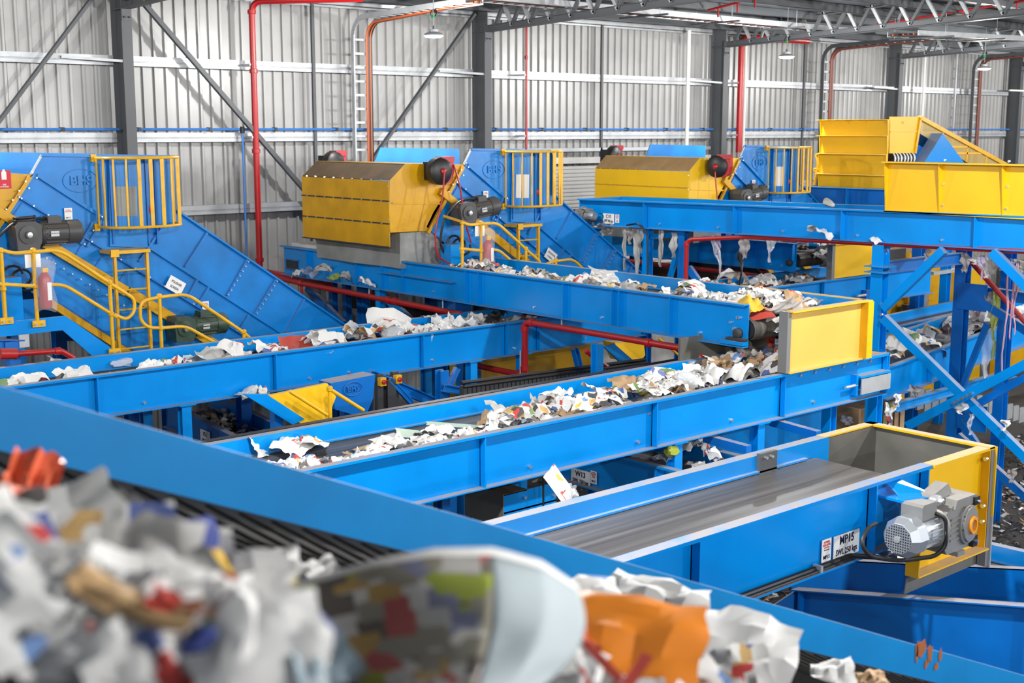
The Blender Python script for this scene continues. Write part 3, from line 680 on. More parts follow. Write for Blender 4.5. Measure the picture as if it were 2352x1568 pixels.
# --- the geared motor
def geared_motor(label):
    r = empty('geared_motor', label, 'motor')
    # gearbox: chamfered casing
    g = MB()
    g.prism([(-.22, -.12, -.25), (.26, -.12, -.25), (.34, -.12, -.18), (.34, -.12, .18), (.30, -.12, .22), (-.06, -.12, .22), (-.30, -.12, .10), (-.34, -.12, -.02), (-.30, -.12, -.17)], (0, .30, 0))
    g.build('gearbox', 'motor_grey', r)
    g = MB(); g.prism([(-.14, -.14, .14), (.30, -.14, .14), (.30, -.14, .245), (-.10, -.14, .245)], (0, .33, 0)); g.build('gearbox_lid', 'motor_grey', r)
    for (x, z) in ((.28, .17), (.28, -.2)):
        MB().box((x - .04, -.16, z - .05), (x + .06, -.10, z + .05)).build('mounting_foot', 'black', r)
        MB().cyl((x + .01, -.16, z), (x + .01, -.19, z), .016, 8).build('bolt', 'chrome', r, True)
    MB().box((-.05, -.15, -.29), (.10, .1, -.25)).build('base_lug', 'motor_grey', r)
    for k in range(5): MB().box((-.18, -.135, -.14 + k * .045), (.0, -.12, -.125 + k * .045)).build('cooling_rib', 'motor_grey', r)
    MB().lathe((.15, -.12, -.03), (0, -1, 0), [(.175, 0), (.175, .03), (.165, .035), (.155, .035), (.15, .055), (.10, .06)], 28).build('output_flange', 'motor_grey', r, True)
    b = MB()
    for k in range(8):
        a = k * math.pi / 4 + .2; b.cyl((.15 + .145 * math.cos(a), -.155, -.03 + .145 * math.sin(a)), (.15 + .145 * math.cos(a), -.17, -.03 + .145 * math.sin(a)), .010, 6)
    b.build('flange_bolts', 'black', r, True, kind='stuff')
    b = MB(); n = 24
    for rr, yy in ((.075, -.17), (.075, -.205), (.05, -.205), (.05, -.15)): b.v += [Vector((.15 + rr * math.cos(2 * math.pi * k / n), yy, -.03 + rr * math.sin(2 * math.pi * k / n))) for k in range(n)]
    for i in range(3): b.f += [(i * n + k, i * n + (k + 1) % n, (i + 1) * n + (k + 1) % n, (i + 1) * n + k) for k in range(n)]
    b.build('hollow_shaft', 'orange', r, True)
    MB().cyl((.15, -.174, -.03), (.15, -.16, -.03), .088, 24).build('shaft_seal', 'black', r, True)
    # torque arm on top
    MB().prism([(-.30, -.02, .20), (.05, -.02, .27), (.05, .0, .34), (.01, .0, .39), (-.32, -.02, .32), (-.36, -.02, .26)], (0, .12, 0)).build('torque_arm', 'motor_grey', r)
    MB().lathe((-.30, -.03, .26), (0, -1, 0), [(.06, -.03), (.06, .03), (.04, .035)], 16).build('arm_bush', 'galv', r, True)
    MB().lathe((-.30, -.06, .26), (0, -1, 0), [(.035, 0), (.035, .035), (.02, .04)], 6).build('arm_bolt', 'chrome', r)
    # motor
    MB().lathe((-.33, 0, -.02), (-1, 0, 0), [(.175, -.05), (.175, 0), (.165, .02), (.12, .03)], 24).build('motor_flange', 'motor_grey', r, True)
    MB().cyl((-.35, 0, -.02), (-.62, 0, -.02), .125, 24).build('motor_body', 'alu', r, True)
    fm = MB().box((-.135, -.005, .115), (.135, .005, .15)).mesh('cooling_fin'); fm.materials.append(M['alu'])
    for k in range(20):
        o = bpy.data.objects.new('cooling_fin', fm); COL.objects.link(o); o.parent = r; o.location = (-.485, 0, -.02); o.rotation_euler = (k * math.pi / 10 + .1, 0, 0)
    MB().lathe((-.60, 0, -.02), (-1, 0, 0), [(.165, 0), (.175, .02), (.175, .14), (.135, .20), (.13, .205)], 10).build('fan_cover', 'alu', r)
    MB().cyl((-.80, 0, -.02), (-.808, 0, -.02), .122, 20).build('fan_grille', 'grille', r, True)
    b = MB()
    for k in range(-5, 6):
        hh = math.sqrt(max(.0, .122 ** 2 - (k * .022) ** 2))
        b.box((-.814, k * .022 - .004, -.02 - hh), (-.808, k * .022 + .004, -.02 + hh)); b.box((-.814, -hh, -.02 + k * .022 - .004), (-.808, hh, -.02 + k * .022 + .004))
    b.build('guard_wires', 'alu', r)
    MB().lathe((-.80, 0, -.02), (-1, 0, 0), [(.03, 0), (.03, .022), (.012, .024)], 14).build('fan_hub', 'galv', r, True)
    MB().prism([(-.60, -.09, .11), (-.38, -.09, .11), (-.38, -.09, .22), (-.41, -.09, .24), (-.58, -.09, .24), (-.60, -.09, .22)], (0, .2, 0)).build('terminal_box', 'motor_grey', r)
    MB().box((-.50, -.135, -.06), (-.42, -.12, .02)).build('name_plate', 'galv', r)
    MB().tube(rounded([(-.40, -.09, .14), (-.34, -.15, .10), (-.33, -.16, -.15), (-.42, -.12, -.22), (-.75, .0, -.22), (-1.05, .1, -.14), (-1.12, .14, -.02), (-1.0, .16, .08), (-.85, .18, .08)], .12), .018, 8).build('power_lead', 'black', r, True)
    for ch in r.children:                       # compact the gearbox end
        if ch.name.startswith('cooling_fin'): continue
        for v in ch.data.vertices:
            if v.co.x > -.3: v.co.x = -.3 + (v.co.x + .3) * .76
            if v.co.z > .12 and v.co.x > -.38: v.co.z = .12 + (v.co.z - .12) * .72
    return r
gm = geared_motor('large grey geared motor with silver fan cover and orange shaft on conveyor MP15'); gm.location = (9.80, 5.52, 4.22)
# bracket that holds the torque arm
r = MP.root
MB().prism([(9.15, 5.88, 4.50), (9.55, 5.88, 4.50), (9.55, 5.88, 4.20), (9.15, 5.88, 4.20)], (0, -.02, 0)).build('motor_bracket', 'blue_clean', r)
MB().prism([(9.2, 5.88, 4.44), (9.2, 5.62, 4.44), (9.55, 5.50, 4.44), (9.55, 5.88, 4.44)], (0, 0, .02)).build('motor_bracket', 'blue_clean', r)
MB().prism([(9.3, 5.72, 4.46), (9.55, 5.52, 4.46), (9.42, 5.86, 4.58), (9.3, 5.88, 4.58)], (.015, 0, 0)).build('motor_bracket', 'blue_clean', r)
# --- signs on plates: sign() makes a white plate with lettering on a face
def sign(name, c, xdir, ydir, w, h, lines, label, m='white', cat='sign', rag=None):
    c, x, y = Vector(c), Vector(xdir).normalized(), Vector(ydir).normalized(); nrm = x.cross(y)
    r = empty(name, label, cat, c - y * h / 2)
    MB().prism([c - x * w / 2 - y * h / 2, c + x * w / 2 - y * h / 2, c + x * w / 2 + y * h / 2, c - x * w / 2 + y * h / 2], nrm * .006).build('plate', m, r)
    for (body, size, dy, mm, xs) in lines:
        text(body, size, c + y * dy + nrm * .008, x, y, mm, r, extrude=.001, xscale=xs)
    return r
XD, ZD, ND = (1, 0, 0), (0, 0, 1), (0, -1, 0)
def sign_px_Y(name, px, py, Y, w, h, lines, label, **k): return sign(name, atY(px, py, Y), XD, ZD, w, h, lines, label, **k)
def sign_px_X(name, px, py, X, w, h, lines, label, **k): return sign(name, atX(px, py, X), (0, -1, 0), ZD, w, h, lines, label, **k)
def tagplate(px, py, pl, code, label, plane='Y', s=1.0):
    f = sign_px_Y if plane == 'Y' else sign_px_X
    return f('isolator_tag', px, py, pl, .125 * s, .19 * s, [('POWER', .026 * s, .070 * s, 'redink', .9), ('ISOLATOR', .026 * s, .046 * s, 'redink', .8), ('LOCK OUT', .017 * s, .025 * s, 'redink', .8), ('DO NOT START', .012 * s, .004 * s, 'ink', .8), (code, .044 * s, -.058 * s, 'ink', .9)], label)
sign_px_Y('load_sign', 1943, 1249, 5.885, .36, .20, [('MP15', .10, .048, 'ink', .9), ('SWL 250 kgs', .072, -.05, 'ink', .78)], 'white sign reading MP15 SWL 250 kgs on the blue side frame')
tagplate(1897, 1263, 5.885, 'MP15', 'small white isolator tag left of the MP15 sign')
# --- yellow box on C2 that catches NC's discharge
r = empty('catch_box', 'large pale yellow box panel standing on the middle conveyor below the newspaper conveyor', 'chute', (14.6, 10.6, 4.3))
MB().box((13.74, 10.19, 4.33), (15.40, 10.21, 5.13)).build('front_panel', 'yellow_pale', r)
MB().box((13.66, 10.16, 4.32), (13.74, 10.30, 5.14)).build('edge_strip', 'edge_grey', r)
MB().box((15.36, 10.07, 4.33), (15.375, 10.2, 5.13)).build('side_flange', 'yellow_worn_shaded', r)  # shade of this side face is put into the darker yellow
MB().box((15.375, 10.07, 4.33), (15.50, 10.21, 5.13)).build('corner_post', 'yellow', r)
MB().box((13.70, 10.10, 5.125), (15.52, 10.24, 5.145)).build('top_flange', 'yellow', r)
MB().box((15.49, 10.2, 4.4), (15.51, 11.9, 5.13)).build('side_liner', 'grey_in', r)
MB().box((15.42, 10.2, 5.12), (15.54, 12.4, 5.145)).build('side_flange_top', 'yellow_dust', r)
MB().box((13.70, 10.12, 4.315), (15.5, 10.24, 4.33)).build('bottom_flange', 'yellow', r)
MB().box((13.4, 11.78, 4.30), (15.5, 11.82, 4.62)).build('back_skirt', 'grey_in', r)
MB().box((13.5, 11.70, 4.22), (15.5, 11.74, 4.29)).build('clamp_bar', 'galv', r)
b = MB()
for k in range(6): b.cyl((13.6 + k * .33, 11.70, 4.255), (13.6 + k * .33, 11.67, 4.255), .02, 8)
for k in range(6): b.cyl((14.15 + k * .33, 10.30, 4.22), (14.15 + k * .33, 10.27, 4.22), .022, 8)
b.build('bolts', 'chrome', r, True, kind='stuff')
# take-up end of C2
r = C2.root
MB().box((15.35, 10.20, 3.78), (15.40, 10.30, 4.08)).build('take_up_cheek', 'blue', r)
MB().box((15.40, 10.14, 3.80), (16.12, 10.16, 4.02)).build('take_up_cover', 'galv', r)
MB().box((15.40, 10.16, 4.03), (16.15, 10.30, 4.06)).build('take_up_rail', 'blue', r)
MB().cyl((15.12, 10.22, 3.93), (15.40, 10.22, 3.93), .022, 8).build('take_up_screw', 'galv', r, True)
MB().box((13.2, 10.2, 4.302), (16.17, 10.3, 4.308)).build('cover_strip', 'blue', r)
MB().box((15.55, 10.3, 4.28), (16.17, 11.7, 4.30)).build('end_cover', 'yellow_dust', r)
MB().box((16.15, 10.2, 3.7), (16.17, 11.83, 4.3)).build('end_plate', 'blue', r)
# dark channel rail right behind C2
r = empty('lower_rail', 'slim dark blue rail running just behind the middle conveyor', 'rail', (9, 12.5, 3.9))
MB().box((3, 12.42, 3.92), (15.6, 12.52, 4.12)).build('channel', 'blue_deep', r)
MB().box((3, 12.42, 4.12), (15.6, 12.52, 4.15)).build('rubber_strip', 'black', r)
MB().cyl((3, 12.36, 4.02), (15.6, 12.36, 4.02), .045, 10).build('edge_tube', 'blue', r, True)
# --- C10: high conveyor at upper right
A = (19.4, 20.1, 6.02); B = (19.4, 7.0, 6.19)
sC = lambda px: 20.1 - atX(px, 500, 19.4).y
C10 = conveyor('belt_conveyor', 'high blue conveyor C10 crossing the upper right with plastic rags hanging beneath', A, B, (1, 0, 0), 1.5, .56,
               stiff=[sC(x) for x in (1475, 1682, 1930, 2237)], bolts=[sC(x) for x in (1505, 1640, 1790, 1962, 2157)], legs=[], fl=.13, head=False)
MB().box((19.47, 20.07, 5.46), (20.9, 20.1, 6.02)).build('tail_plate', 'blue', C10.root)
sign_px_X('load_sign', 1398, 502, 19.52, .33, .215, [('C10', .10, .045, 'ink', .9), ('SWL 250 kgs', .075, -.05, 'ink', .66)], 'white sign reading C10 SWL 250 kgs on the high conveyor')
tagplate(1418, 502, 19.52, 'C10', 'small white isolator tag right of the C10 sign', 'X', .9)
g2 = copy_tree(gm); g2['label'] = 'grey geared motor at the left end of the high conveyor C10'
p = atX(1344, 494, 19.2); g2.location = (19.25, p.y + .22, p.z - .0); g2.scale = (.58, -.58, .58); g2.rotation_euler = (0, 0, math.pi / 2)
# yellow guard panels standing on C10
r = empty('guard_panels', 'tall bright yellow guard panels standing on the high conveyor at the right edge', 'guard', (19.4, 10, 6.1))
zt = atX(2032, 372, 19.4).z
ys = [atX(px, 430, 19.4).y for px in (2032, 2156, 2302)]; ys += [ys[-1] - 1.35, ys[-1] - 2.7]
for k in range(4):
    MB().box((19.46, ys[k + 1], 6.12), (19.475, ys[k], zt)).build('panel', 'yellow', r)
    MB().prism([(19.34, ys[k], zt), (19.475, ys[k], zt), (19.475, ys[k], 6.12), (19.44, ys[k], 6.12)], (0, -.02, 0)).build('rib', 'yellow', r)
    MB().box((19.26, ys[k + 1], zt - .012), (19.48, ys[k], zt + .012)).build('top_flange', 'yellow', r)
    MB().box((19.40, ys[k + 1], 6.10), (19.48, ys[k], 6.125)).build('bottom_flange', 'yellow', r)
b = MB()
for k in range(1, 3):
    for z in (6.25, 6.6, 7.0): b.cyl((19.46, ys[k] - .06, z), (19.44, ys[k] - .06, z), .02, 8)
b.build('bolts', 'chrome', r, True, kind='stuff')
# --- NC2: the twin of NC behind C10, with its box and cross conveyor
A = (22.1, 23.1, 5.14)
NC2 = conveyor('belt_conveyor', 'second newspaper conveyor behind the high conveyor C10, its head pulley heaped with paper', A, (22.1, 16.35, 5.14), (1, 0, 0), 1.72, .6,
               stiff=[23.1 - atX(x, 600, 22.1).y for x in (1602, 1725)], bolts=[23.1 - atX(x, 600, 22.1).y for x in (1468, 1765, 1790)], legs=[2.2], head=True, far_L=7.2)
q = NC2.P(NC2.L - .16, .1, -.42); MB().lathe(q, -NC2.n, [(.075, 0), (.075, .05), (.05, .07), (.03, .075)], 16).build('bearing_housing', 'dark', NC2.root, True)
q = NC2.P(NC2.L - .05, 0, 0); MB().box((q.x, q.y - .02, q.z - .36), (q.x + .11, q.y, q.z)).build('end_plate', 'blue', NC2.root)
p0, p1 = atX(1912, 640, 22.1), atX(1912, 562, 22.1)
Yb = p0.y
X2 = atY(2016, 600, Yb).x
r = empty('catch_box', 'smaller golden yellow box panel below the high conveyor, left of the tall blue post', 'chute', ((22.1 + X2) / 2, Yb, p0.z))
MB().box((22.12, Yb, p0.z), (X2 - .1, Yb + .02, p1.z)).build('front_panel', 'yellow', r)
MB().box((22.02, Yb - .03, p0.z), (22.12, Yb + .1, p1.z + .01)).build('edge_strip', 'edge_grey', r)
MB().box((X2 - .1, Yb - .1, p0.z), (X2, Yb + .02, p1.z)).build('corner_post', 'yellow_worn_shaded', r)
MB().box((22.05, Yb - .08, p1.z), (X2, Yb + .05, p1.z + .02)).build('top_flange', 'yellow', r)
zc = p0.z - .02
a0 = atZ(1600, 668 + 24, zc)
C5 = conveyor('belt_conveyor', 'blue cross conveyor of paper below the smaller yellow box', (17.2, Yb, zc), (26.0, Yb, zc), (0, 1, 0), 1.6, .6,
              stiff=[atY(x, 650, Yb).x - 17.2 for x in (1895, 2000)], bolts=[atY(x, 650, Yb).x - 17.2 for x in (1790, 1980)], legs=[6.0], head=False)
q = atY(1990, 672, Yb - .02); MB().box((q.x, Yb - .02, q.z - .18), (q.x + .7, Yb + .08, q.z + .05)).build('take_up_cover', 'blue_deep', C5.root)
MB().cyl((q.x - .3, Yb - .0, q.z - .05), (q.x, Yb - .0, q.z - .05), .03, 8).build('take_up_screw', 'galv', C5.root, True)
# --- conveyors seen through the frame at right
def px_conv(name, label, p, q, Yp, W, H, **k):
    a, b = atY(*p, Yp), atY(*q, Yp); d = (b - a); a2, b2 = a - d * .05, b + d * .6
    return conveyor(name, label, a2, b2, (0, 1, 0), W, H, head=False, **k)
C8 = px_conv('belt_conveyor', 'narrow blue conveyor with white crumbs seen between the posts at right', (2028, 757), (2250, 708), 15.6, 1.1, .5, stiff=[2.2, 5.2], legs=[1.0])
C9 = px_conv('belt_conveyor', 'rising blue conveyor of mixed rubbish behind the crossed braces at right', (2052, 840), (2300, 750), 12.9, 1.5, .62, stiff=[1.5, 4.2], legs=[])
# --- FC: foreground conveyor, close to the camera, climbing to the left
FA = Vector((-2.2, 3.0, 6.91 + .432 * 3.23)); FB = Vector((8.6, 3.0, 6.91 - .432 * 7.57))
fu = (FB - FA).normalized(); FL = (FB - FA).length; fn = Vector((0, -1, 0)); fup = Vector((.432, 0, 1)).normalized()
FP = lambda s, t, h=0.0: FA + fu * s + fn * t + fup * h
fc = empty('chevron_conveyor', 'blurred blue conveyor with a black chevron belt in the foreground', 'conveyor', (3, 2.3, 3.5))
b = MB(); b.prism([FP(0, 0, -.45), FP(0, -.02, -.45), FP(0, -.02, 0), FP(0, 0, 0)], fu * FL)
b.build('side_frame', 'blue_fore', fc)
b = MB(); b.prism([FP(0, 2.65, -.45), FP(0, 2.67, -.45), FP(0, 2.67, -.05), FP(0, 2.65, -.05)], fu * FL); b.build('side_frame', 'blue_fore', fc)
b = MB(); b.uv = []
for i in range(13):
    for t, h in ((.0, -.145), (.35, -.19), (1.3, -.20), (2.3, -.19), (2.65, -.145)): b.v.append(FP(FL * i / 12, t, h)); b.uv.append((FL * i / 12, t))
for i in range(12):
    for j in range(4): b.f.append((i * 5 + j, i * 5 + j + 1, (i + 1) * 5 + j + 1, (i + 1) * 5 + j))
b.build('belt', 'belt_fore', fc, True)
# the raised chevron cleats
cm = MB()
for (t0, t1, h0, h1, s0, s1) in ((.05, .30, -.15, -.18, .02, .13), (.30, 1.32, -.18, -.192, .13, .55), (1.32, 2.35, -.192, -.18, .55, .13), (2.35, 2.60, -.18, -.15, .13, .02)):
    a, c = fu * s0 + fn * t0 + fup * h0, fu * s1 + fn * t1 + fup * h1
    cm.bar(a, c, .018, .010, fup)
cme = cm.mesh('chevron_cleat'); cme.materials.append(M['cleat'])
k = 0; s = 2.0
while s < FL - .6:
    o = bpy.data.objects.new('chevron_cleat', cme); COL.objects.link(o); o.parent = fc; o.location = FP(s, 0, 0) - BASE[fc.name]; s += .105
for s in (1.0, 5.5): MB().ibeam((FP(s, 1.3).x, 1.7, 0), (FP(s, 1.3).x, 1.7, FP(s, 1.3).z - .5), .2, .2).build('support_leg', 'blue_fore', fc)
# rust patches with their own shape on the foreground frame
rp = plain('rust_patch', (0.30, 0.09, 0.025), .85)
for k, (px, py, ww, hh) in enumerate(((2116, 1490, .12, .12), (2136, 1500, .05, .12), (2160, 1505, .04, .09), (2150, 1530, .04, .05), (2105, 1498, .03, .13), (2127, 1525, .03, .06))):
    c = atY(px, py, 2.998); bb = MB(); n = 12
    rr = [random.uniform(.55, 1.0) for _ in range(n)]
    pts = [c + Vector((ww * .55 * rr[i] * math.cos(2 * math.pi * i / n), 0, hh * .5 * rr[i] * math.sin(2 * math.pi * i / n))) for i in range(n)]
    bb.prism(pts, (0, -.001, 0)).build('rust_patch', rp, fc)
# --- bunker conveyor below the hopper, rising towards the camera
sl = (3.81 - 3.35) / (6.74 - 4.62)
def bpt(X, Y, h=0.0): return Vector((X, Y, 3.35 + (6.74 - Y) * sl + h))
r = empty('bunker_conveyor', 'deep blue inclined bunker conveyor at lower right below the hopper', 'conveyor', (10.2, 5, 2.2))
bb = Vector((0, 1, -sl))
def slope_slab(X0, X1, h0, h1, Y0, Y1, m, nm, dz=0):
    a = bpt(X0, Y0, h0 + dz); MB().prism([a, a + Vector((X1 - X0, 0, 0)), a + Vector((X1 - X0, 0, h1 - h0)), a + Vector((0, 0, h1 - h0))], bb * (Y1 - Y0)).build(nm, m, r)
slope_slab(9.4, 9.42, -.75, 0, 1.2, 6.74, 'blue_deep', 'near_wall')
slope_slab(9.30, 9.42, -.012, 0, 1.2, 6.78, 'blue_deep', 'near_flange')
slope_slab(9.33, 9.42, -.75, -.012, 6.70, 6.72, 'blue_deep', 'wall_stiffener'); slope_slab(9.33, 9.42, -.75, -.012, 4.55, 4.57, 'blue_deep', 'wall_stiffener')
slope_slab(10.99, 11.01, -.95, 0, 1.2, 8.0, 'blue_deep', 'far_wall', -.13)
slope_slab(10.99, 11.09, -.012, 0, 1.2, 8.0, 'blue_deep', 'far_flange', -.13)
slope_slab(9.42, 10.99, -.72, -.70, 1.2, 8.0, 'belt_dark', 'belt', -.05)
MB().prism([(9.0, 7.0, 3.05), (9.4, 6.74, 3.35), (9.4, 6.74, 2.75), (9.0, 7.0, 2.6)], (0.012, .02, 0)).build('corner_gusset', 'blue_deep', r)
# low conveyor at the right edge
C11 = conveyor('belt_conveyor', 'low blue conveyor of white paper at the right edge of the photo', (12.6, 9.6, 2.55), (12.6, 2.0, 2.75), (1, 0, 0), 1.5, .5, head=False, stiff=[2.2], belt_h=-.2)
# ================================================================== DISC SCREENS (three alike machines, 8.1 m apart)
YS, YF = 18.8, 21.7
def q(px, py, Y=YS): return atY(px, py, Y)
def make_screen(dx, label, hood_m, body_m, which):
    D = Vector((dx, 0, 0))
    r = empty('disc_screen', label, 'screen', q(300, 800) * 1.0 + D)
    BASE[r.name] = Vector(r.location)
    def poly(pts, Y=YS): return [q(x, y) + Vector((0, Y - YS, 0)) + D for x, y in pts]
    outline = [(95, 355), (395, 358), (402, 482), (800, 752), (860, 830), (320, 835), (109, 695), (-60, 585), (-35, 540), (78, 395)]
    MB().prism(poly(outline), (0, .02, 0)).build('side_panel', body_m, r)
    MB().prism(poly(outline, YF), (0, .02, 0)).build('side_panel', body_m, r)
    MB().prism(poly([(90, 520), (400, 520), (800, 790), (400, 835)], YS + .1), (0, YF - YS - .2, 0)).build('screen_deck', 'dark', r)
    def strip(p, s, w, m, nm, out=.06, Y=YS):
        a, b = q(*p) + D, q(*s) + D; d = (b - a).normalized(); up = Vector((0, -1, 0)).cross(d)
        h = up * w / 2; o = Vector((0, 0, 0)); MB().prism([a - h, b - h, b + h, a + h], (0, -out, 0)).build(nm, m, r)
    # frame bars
    strip((95, 356), (396, 359), .04, body_m, 'top_rim', .05)
    strip((396, 359), (403, 482), .03, body_m, 'corner_rim', .05)
    strip((403, 482), (800, 752), .03, body_m, 'trough_rim', .06)
    strip((84, 402), (240, 503), .05, body_m, 'slope_bar', .05)
    strip((37, 450), (562, 772), .025, 'blue_deep', 'slope_bar', .06)
    strip((343, 570), (650, 768), .03, body_m, 'slope_bar', .05)
    strip((95, 356), (70, 400), .03, 'galv', 'edge_strip', .02)
    for a, b in (((78, 402), (40, 452)), ((222, 492), (183, 560)), ((235, 500), (198, 566)), ((372, 520), (318, 600)), ((474, 534), (424, 612)), ((566, 596), (520, 678)), ((632, 641), (582, 722)), ((697, 686), (655, 764)), ((452, 640), (425, 690)), ((478, 658), (450, 705)), ((570, 722), (548, 758))):
        strip(a, b, .035, body_m, 'cross_rib', .045)
    for a, b in (((50, 466), (22, 505)), ((95, 494), (70, 530)), ((140, 560), (118, 600)), ((190, 556), (165, 600)), ((235, 585), (205, 632)), ((290, 620), (262, 662))):
        strip(a, b, .015, 'blue_deep', 'seam', .02)
    strip((-20, 478), (50, 521), .13, 'yellow_worn_shaded', 'shaft_cover', .10)
    strip((98, 556), (285, 668), .15, 'yellow_worn_shaded', 'shaft_cover', .10)
    strip((290, 668), (500, 796), .15, 'yellow_worn_shaded', 'shaft_cover', .10)
    strip((105, 690), (330, 835), .10, 'yellow_worn_shaded', 'lower_trim', .12)
    strip((108, 680), (330, 823), .025, 'blue_deep', 'lower_trim_bar', .10)
    # rivets along the bars
    b = MB()
    for (p, s, n) in (((80, 408), (45, 455), 3), ((70, 395), (10, 480), 5), ((230, 497), (190, 560), 3), ((108, 684), (300, 806), 9), ((40, 452), (540, 758), 16), ((566, 600), (520, 676), 8), ((632, 645), (586, 718), 8), ((103, 592), (280, 700), 10)):
        for k in range(n):
            t = k / max(1, n - 1); c = q(p[0] + (s[0] - p[0]) * t, p[1] + (s[1] - p[1]) * t) + D + Vector((0, -.05, 0)); b.cyl(c, c + Vector((0, -.03, 0)), .014, 6)
    b.build('bolts', 'chrome', r, True, kind='stuff')
    # access door with a worn white sheet
    dp = [(246, 372), (338, 374), (336, 568), (250, 565)]
    MB().prism(poly(dp), (0, -.05, 0)).build('access_door', body_m, r)
    MB().prism(poly([(262, 428), (310, 428), (312, 496), (264, 496)]), (0, -.056, 0)).build('door_sheet', 'rubber' if which == 0 else 'white_paint', r)
    for px in (248, 330, 350): 
        a, c = q(px, 365) + D, q(px + 1, 560) + D; MB().box((a.x - .015, YS - .07, c.z), (a.x + .015, YS, a.z)).build('door_jamb', 'blue_deep', r)
    c = q(342, 482) + D; MB().lathe(c + Vector((0, -.05, 0)), (0, 0, 1), [(.035, -.03), (.04, .0), (.035, .06), (.02, .065)], 10).build('beacon', 'redplast', r, True)
    # raised emblem
    c = q(185, 415) + D; rx, rz = .27, .17
    b = MB(); n = 40; pts = [c + Vector((rx * math.cos(2 * math.pi * k / n), -.008, rz * math.sin(2 * math.pi * k / n))) for k in range(n)]
    b.tube(pts, .008, 5, closed=True).build('emblem_ring', body_m, r, True)
    text('BHS', .19, c + Vector((0, -.012, 0)), XD, ZD, 'blue' if body_m == 'blue' else 'blue_old', r, 'emblem_lettering', extrude=.012)
    # white isolator tags
    for (x, y) in ((155, 491), (470, 704)):
        c = q(x, y) + D + Vector((0, -.03, 0)); t = MB().prism([c + Vector((-.06, 0, -.09)), c + Vector((.06, 0, -.09)), c + Vector((.06, 0, .09)), c + Vector((-.06, 0, .09))], (0, -.004, 0)).build('isolator_tag', 'white', r)
        text('POWER\nISOLATOR', .022, c + Vector((0, -.006, .045)), XD, ZD, 'redink', t, extrude=.0006)
        text('MS 11', .03, c + Vector((0, -.006, -.055)), XD, ZD, 'ink', t, extrude=.0006)
    # supports
    for (x, y) in ((30, 640), (300, 810), (560, 835)):
        for Y in (YS + .05, YF - .05):
            c = q(x, y) + D; MB().ibeam((c.x, Y, 0), (c.x, Y, c.z), .2, .2, .015).build('support_leg', 'blue_deep', r)
    # hood at the top end, over the newspaper conveyor
    H0 = Vector((dx - 8.1, 0, 0))                      # the hood is measured on the middle machine
    h = lambda x, y, Y=YS: q(x, y) + H0 + Vector((0, Y - YS, 0))
    sidep = [(895, 414), (930, 377), (1067, 379), (984, 530), (895, 534)]
    for Y in (YS, YF): MB().prism([h(x, y, Y) for x, y in sidep], (0, .012, 0)).build('hood_side', hood_m, r)
    zs = [h(895, y).z for y in (414, 462, 514, 568)]; X0 = h(895, 480).x
    for k in range(3):
        MB().box((X0 - .012, YS, zs[k + 1] + .012), (X0, YF, zs[k] - .012)).build('hood_panel', hood_m, r)
        MB().box((X0 - .03, YS, zs[k + 1] - .01), (X0 - .0, YF, zs[k + 1] + .012)).build('hood_seam', 'dark' if which < 2 else 'yellow_worn_shaded', r)
    tA, tB = h(895, 414), h(930, 377)
    MB().prism([tA, tA + Vector((0, YF - YS, 0)), tB + Vector((0, YF - YS, 0)), tB], (.008, 0, .008)).build('hood_slope', 'yellow_dusttop' if which == 2 else 'hood_dirt', r)
    tC = h(1067, 379)
    MB().prism([tB, tB + Vector((0, YF - YS, 0)), tC + Vector((0, YF - YS, 0)), tC], (0, 0, .01)).build('hood_top', hood_m, r)
    a, c = h(900, 466), h(1015, 468); MB().bar(a + Vector((0, -.01, 0)), c + Vector((0, -.01, 0)), .02, .03).build('hood_rib', hood_m, r)
    a, c = h(1062, 382), h(980, 535); MB().bar(a + Vector((0, -.03, 0)), c + Vector((0, -.03, 0)), .06, .05, (0, 1, 0)).build('hood_flange', 'yellow_worn_shaded', r)
    b = MB()
    for k in range(9):
        for z in (zs[0], zs[1], zs[2]):
            p = Vector((X0 - .02, YS + .2 + k * .31, z)); b.cyl(p, p + Vector((-.03, 0, 0)), .014, 6)
    for k in range(4): p = Vector((X0 - .01, YS - .0, zs[0] - .1 - k * .3)); b.cyl(p, p + Vector((-.03, -.02, 0)), .014, 6)
    b.build('hood_bolts', 'chrome', r, True, kind='stuff')
    # rubber curtain under the hood
    cz0, cz1 = h(940, 534).z, 5.0
    b = MB().grid(lambda u_, v: Vector((X0 + .25 + .03 * math.sin(u_ * 9) * v, YS + .05 + u_ * (YF - YS - .1), cz0 + (cz1 - cz0) * v)), 16, 5, False); b.build('rubber_curtain', 'rubber', r, True)
    b = MB().grid(lambda u_, v: Vector((X0 + .25 + u_ * .95, YS + .05 + .02 * math.sin(u_ * 7 + v * 3), cz0 + (cz1 - cz0) * v)), 10, 5, False); b.build('rubber_curtain', 'rubber', r, True)
    return r
M['hood_dirt'] = paint('hood_dirt', (0.13, 0.085, 0.045), .8, grime=.35, scale=3)
M['yellow_dusttop'] = paint('tan_dust', (0.42, 0.26, 0.11), .8, grime=.25, scale=3)
OFFS = [0.0, 8.1, 16.15]
make_screen(0.0, 'worn blue disc screen at left with BHS emblem and POLISHER SCREEN notice', 'yellow_worn_shaded', 'blue_old', 0)
make_screen(8.1, 'middle blue disc screen with dark-topped yellow hood above the newspaper conveyor', 'yellow_worn_shaded', 'blue_old', 1)
make_screen(16.15, 'farthest blue disc screen with tan-topped yellow hood behind conveyor C10', 'yellow', 'blue_old', 2)
WHO = ['polisher screen at left', 'middle newspaper screen', 'farthest screen']
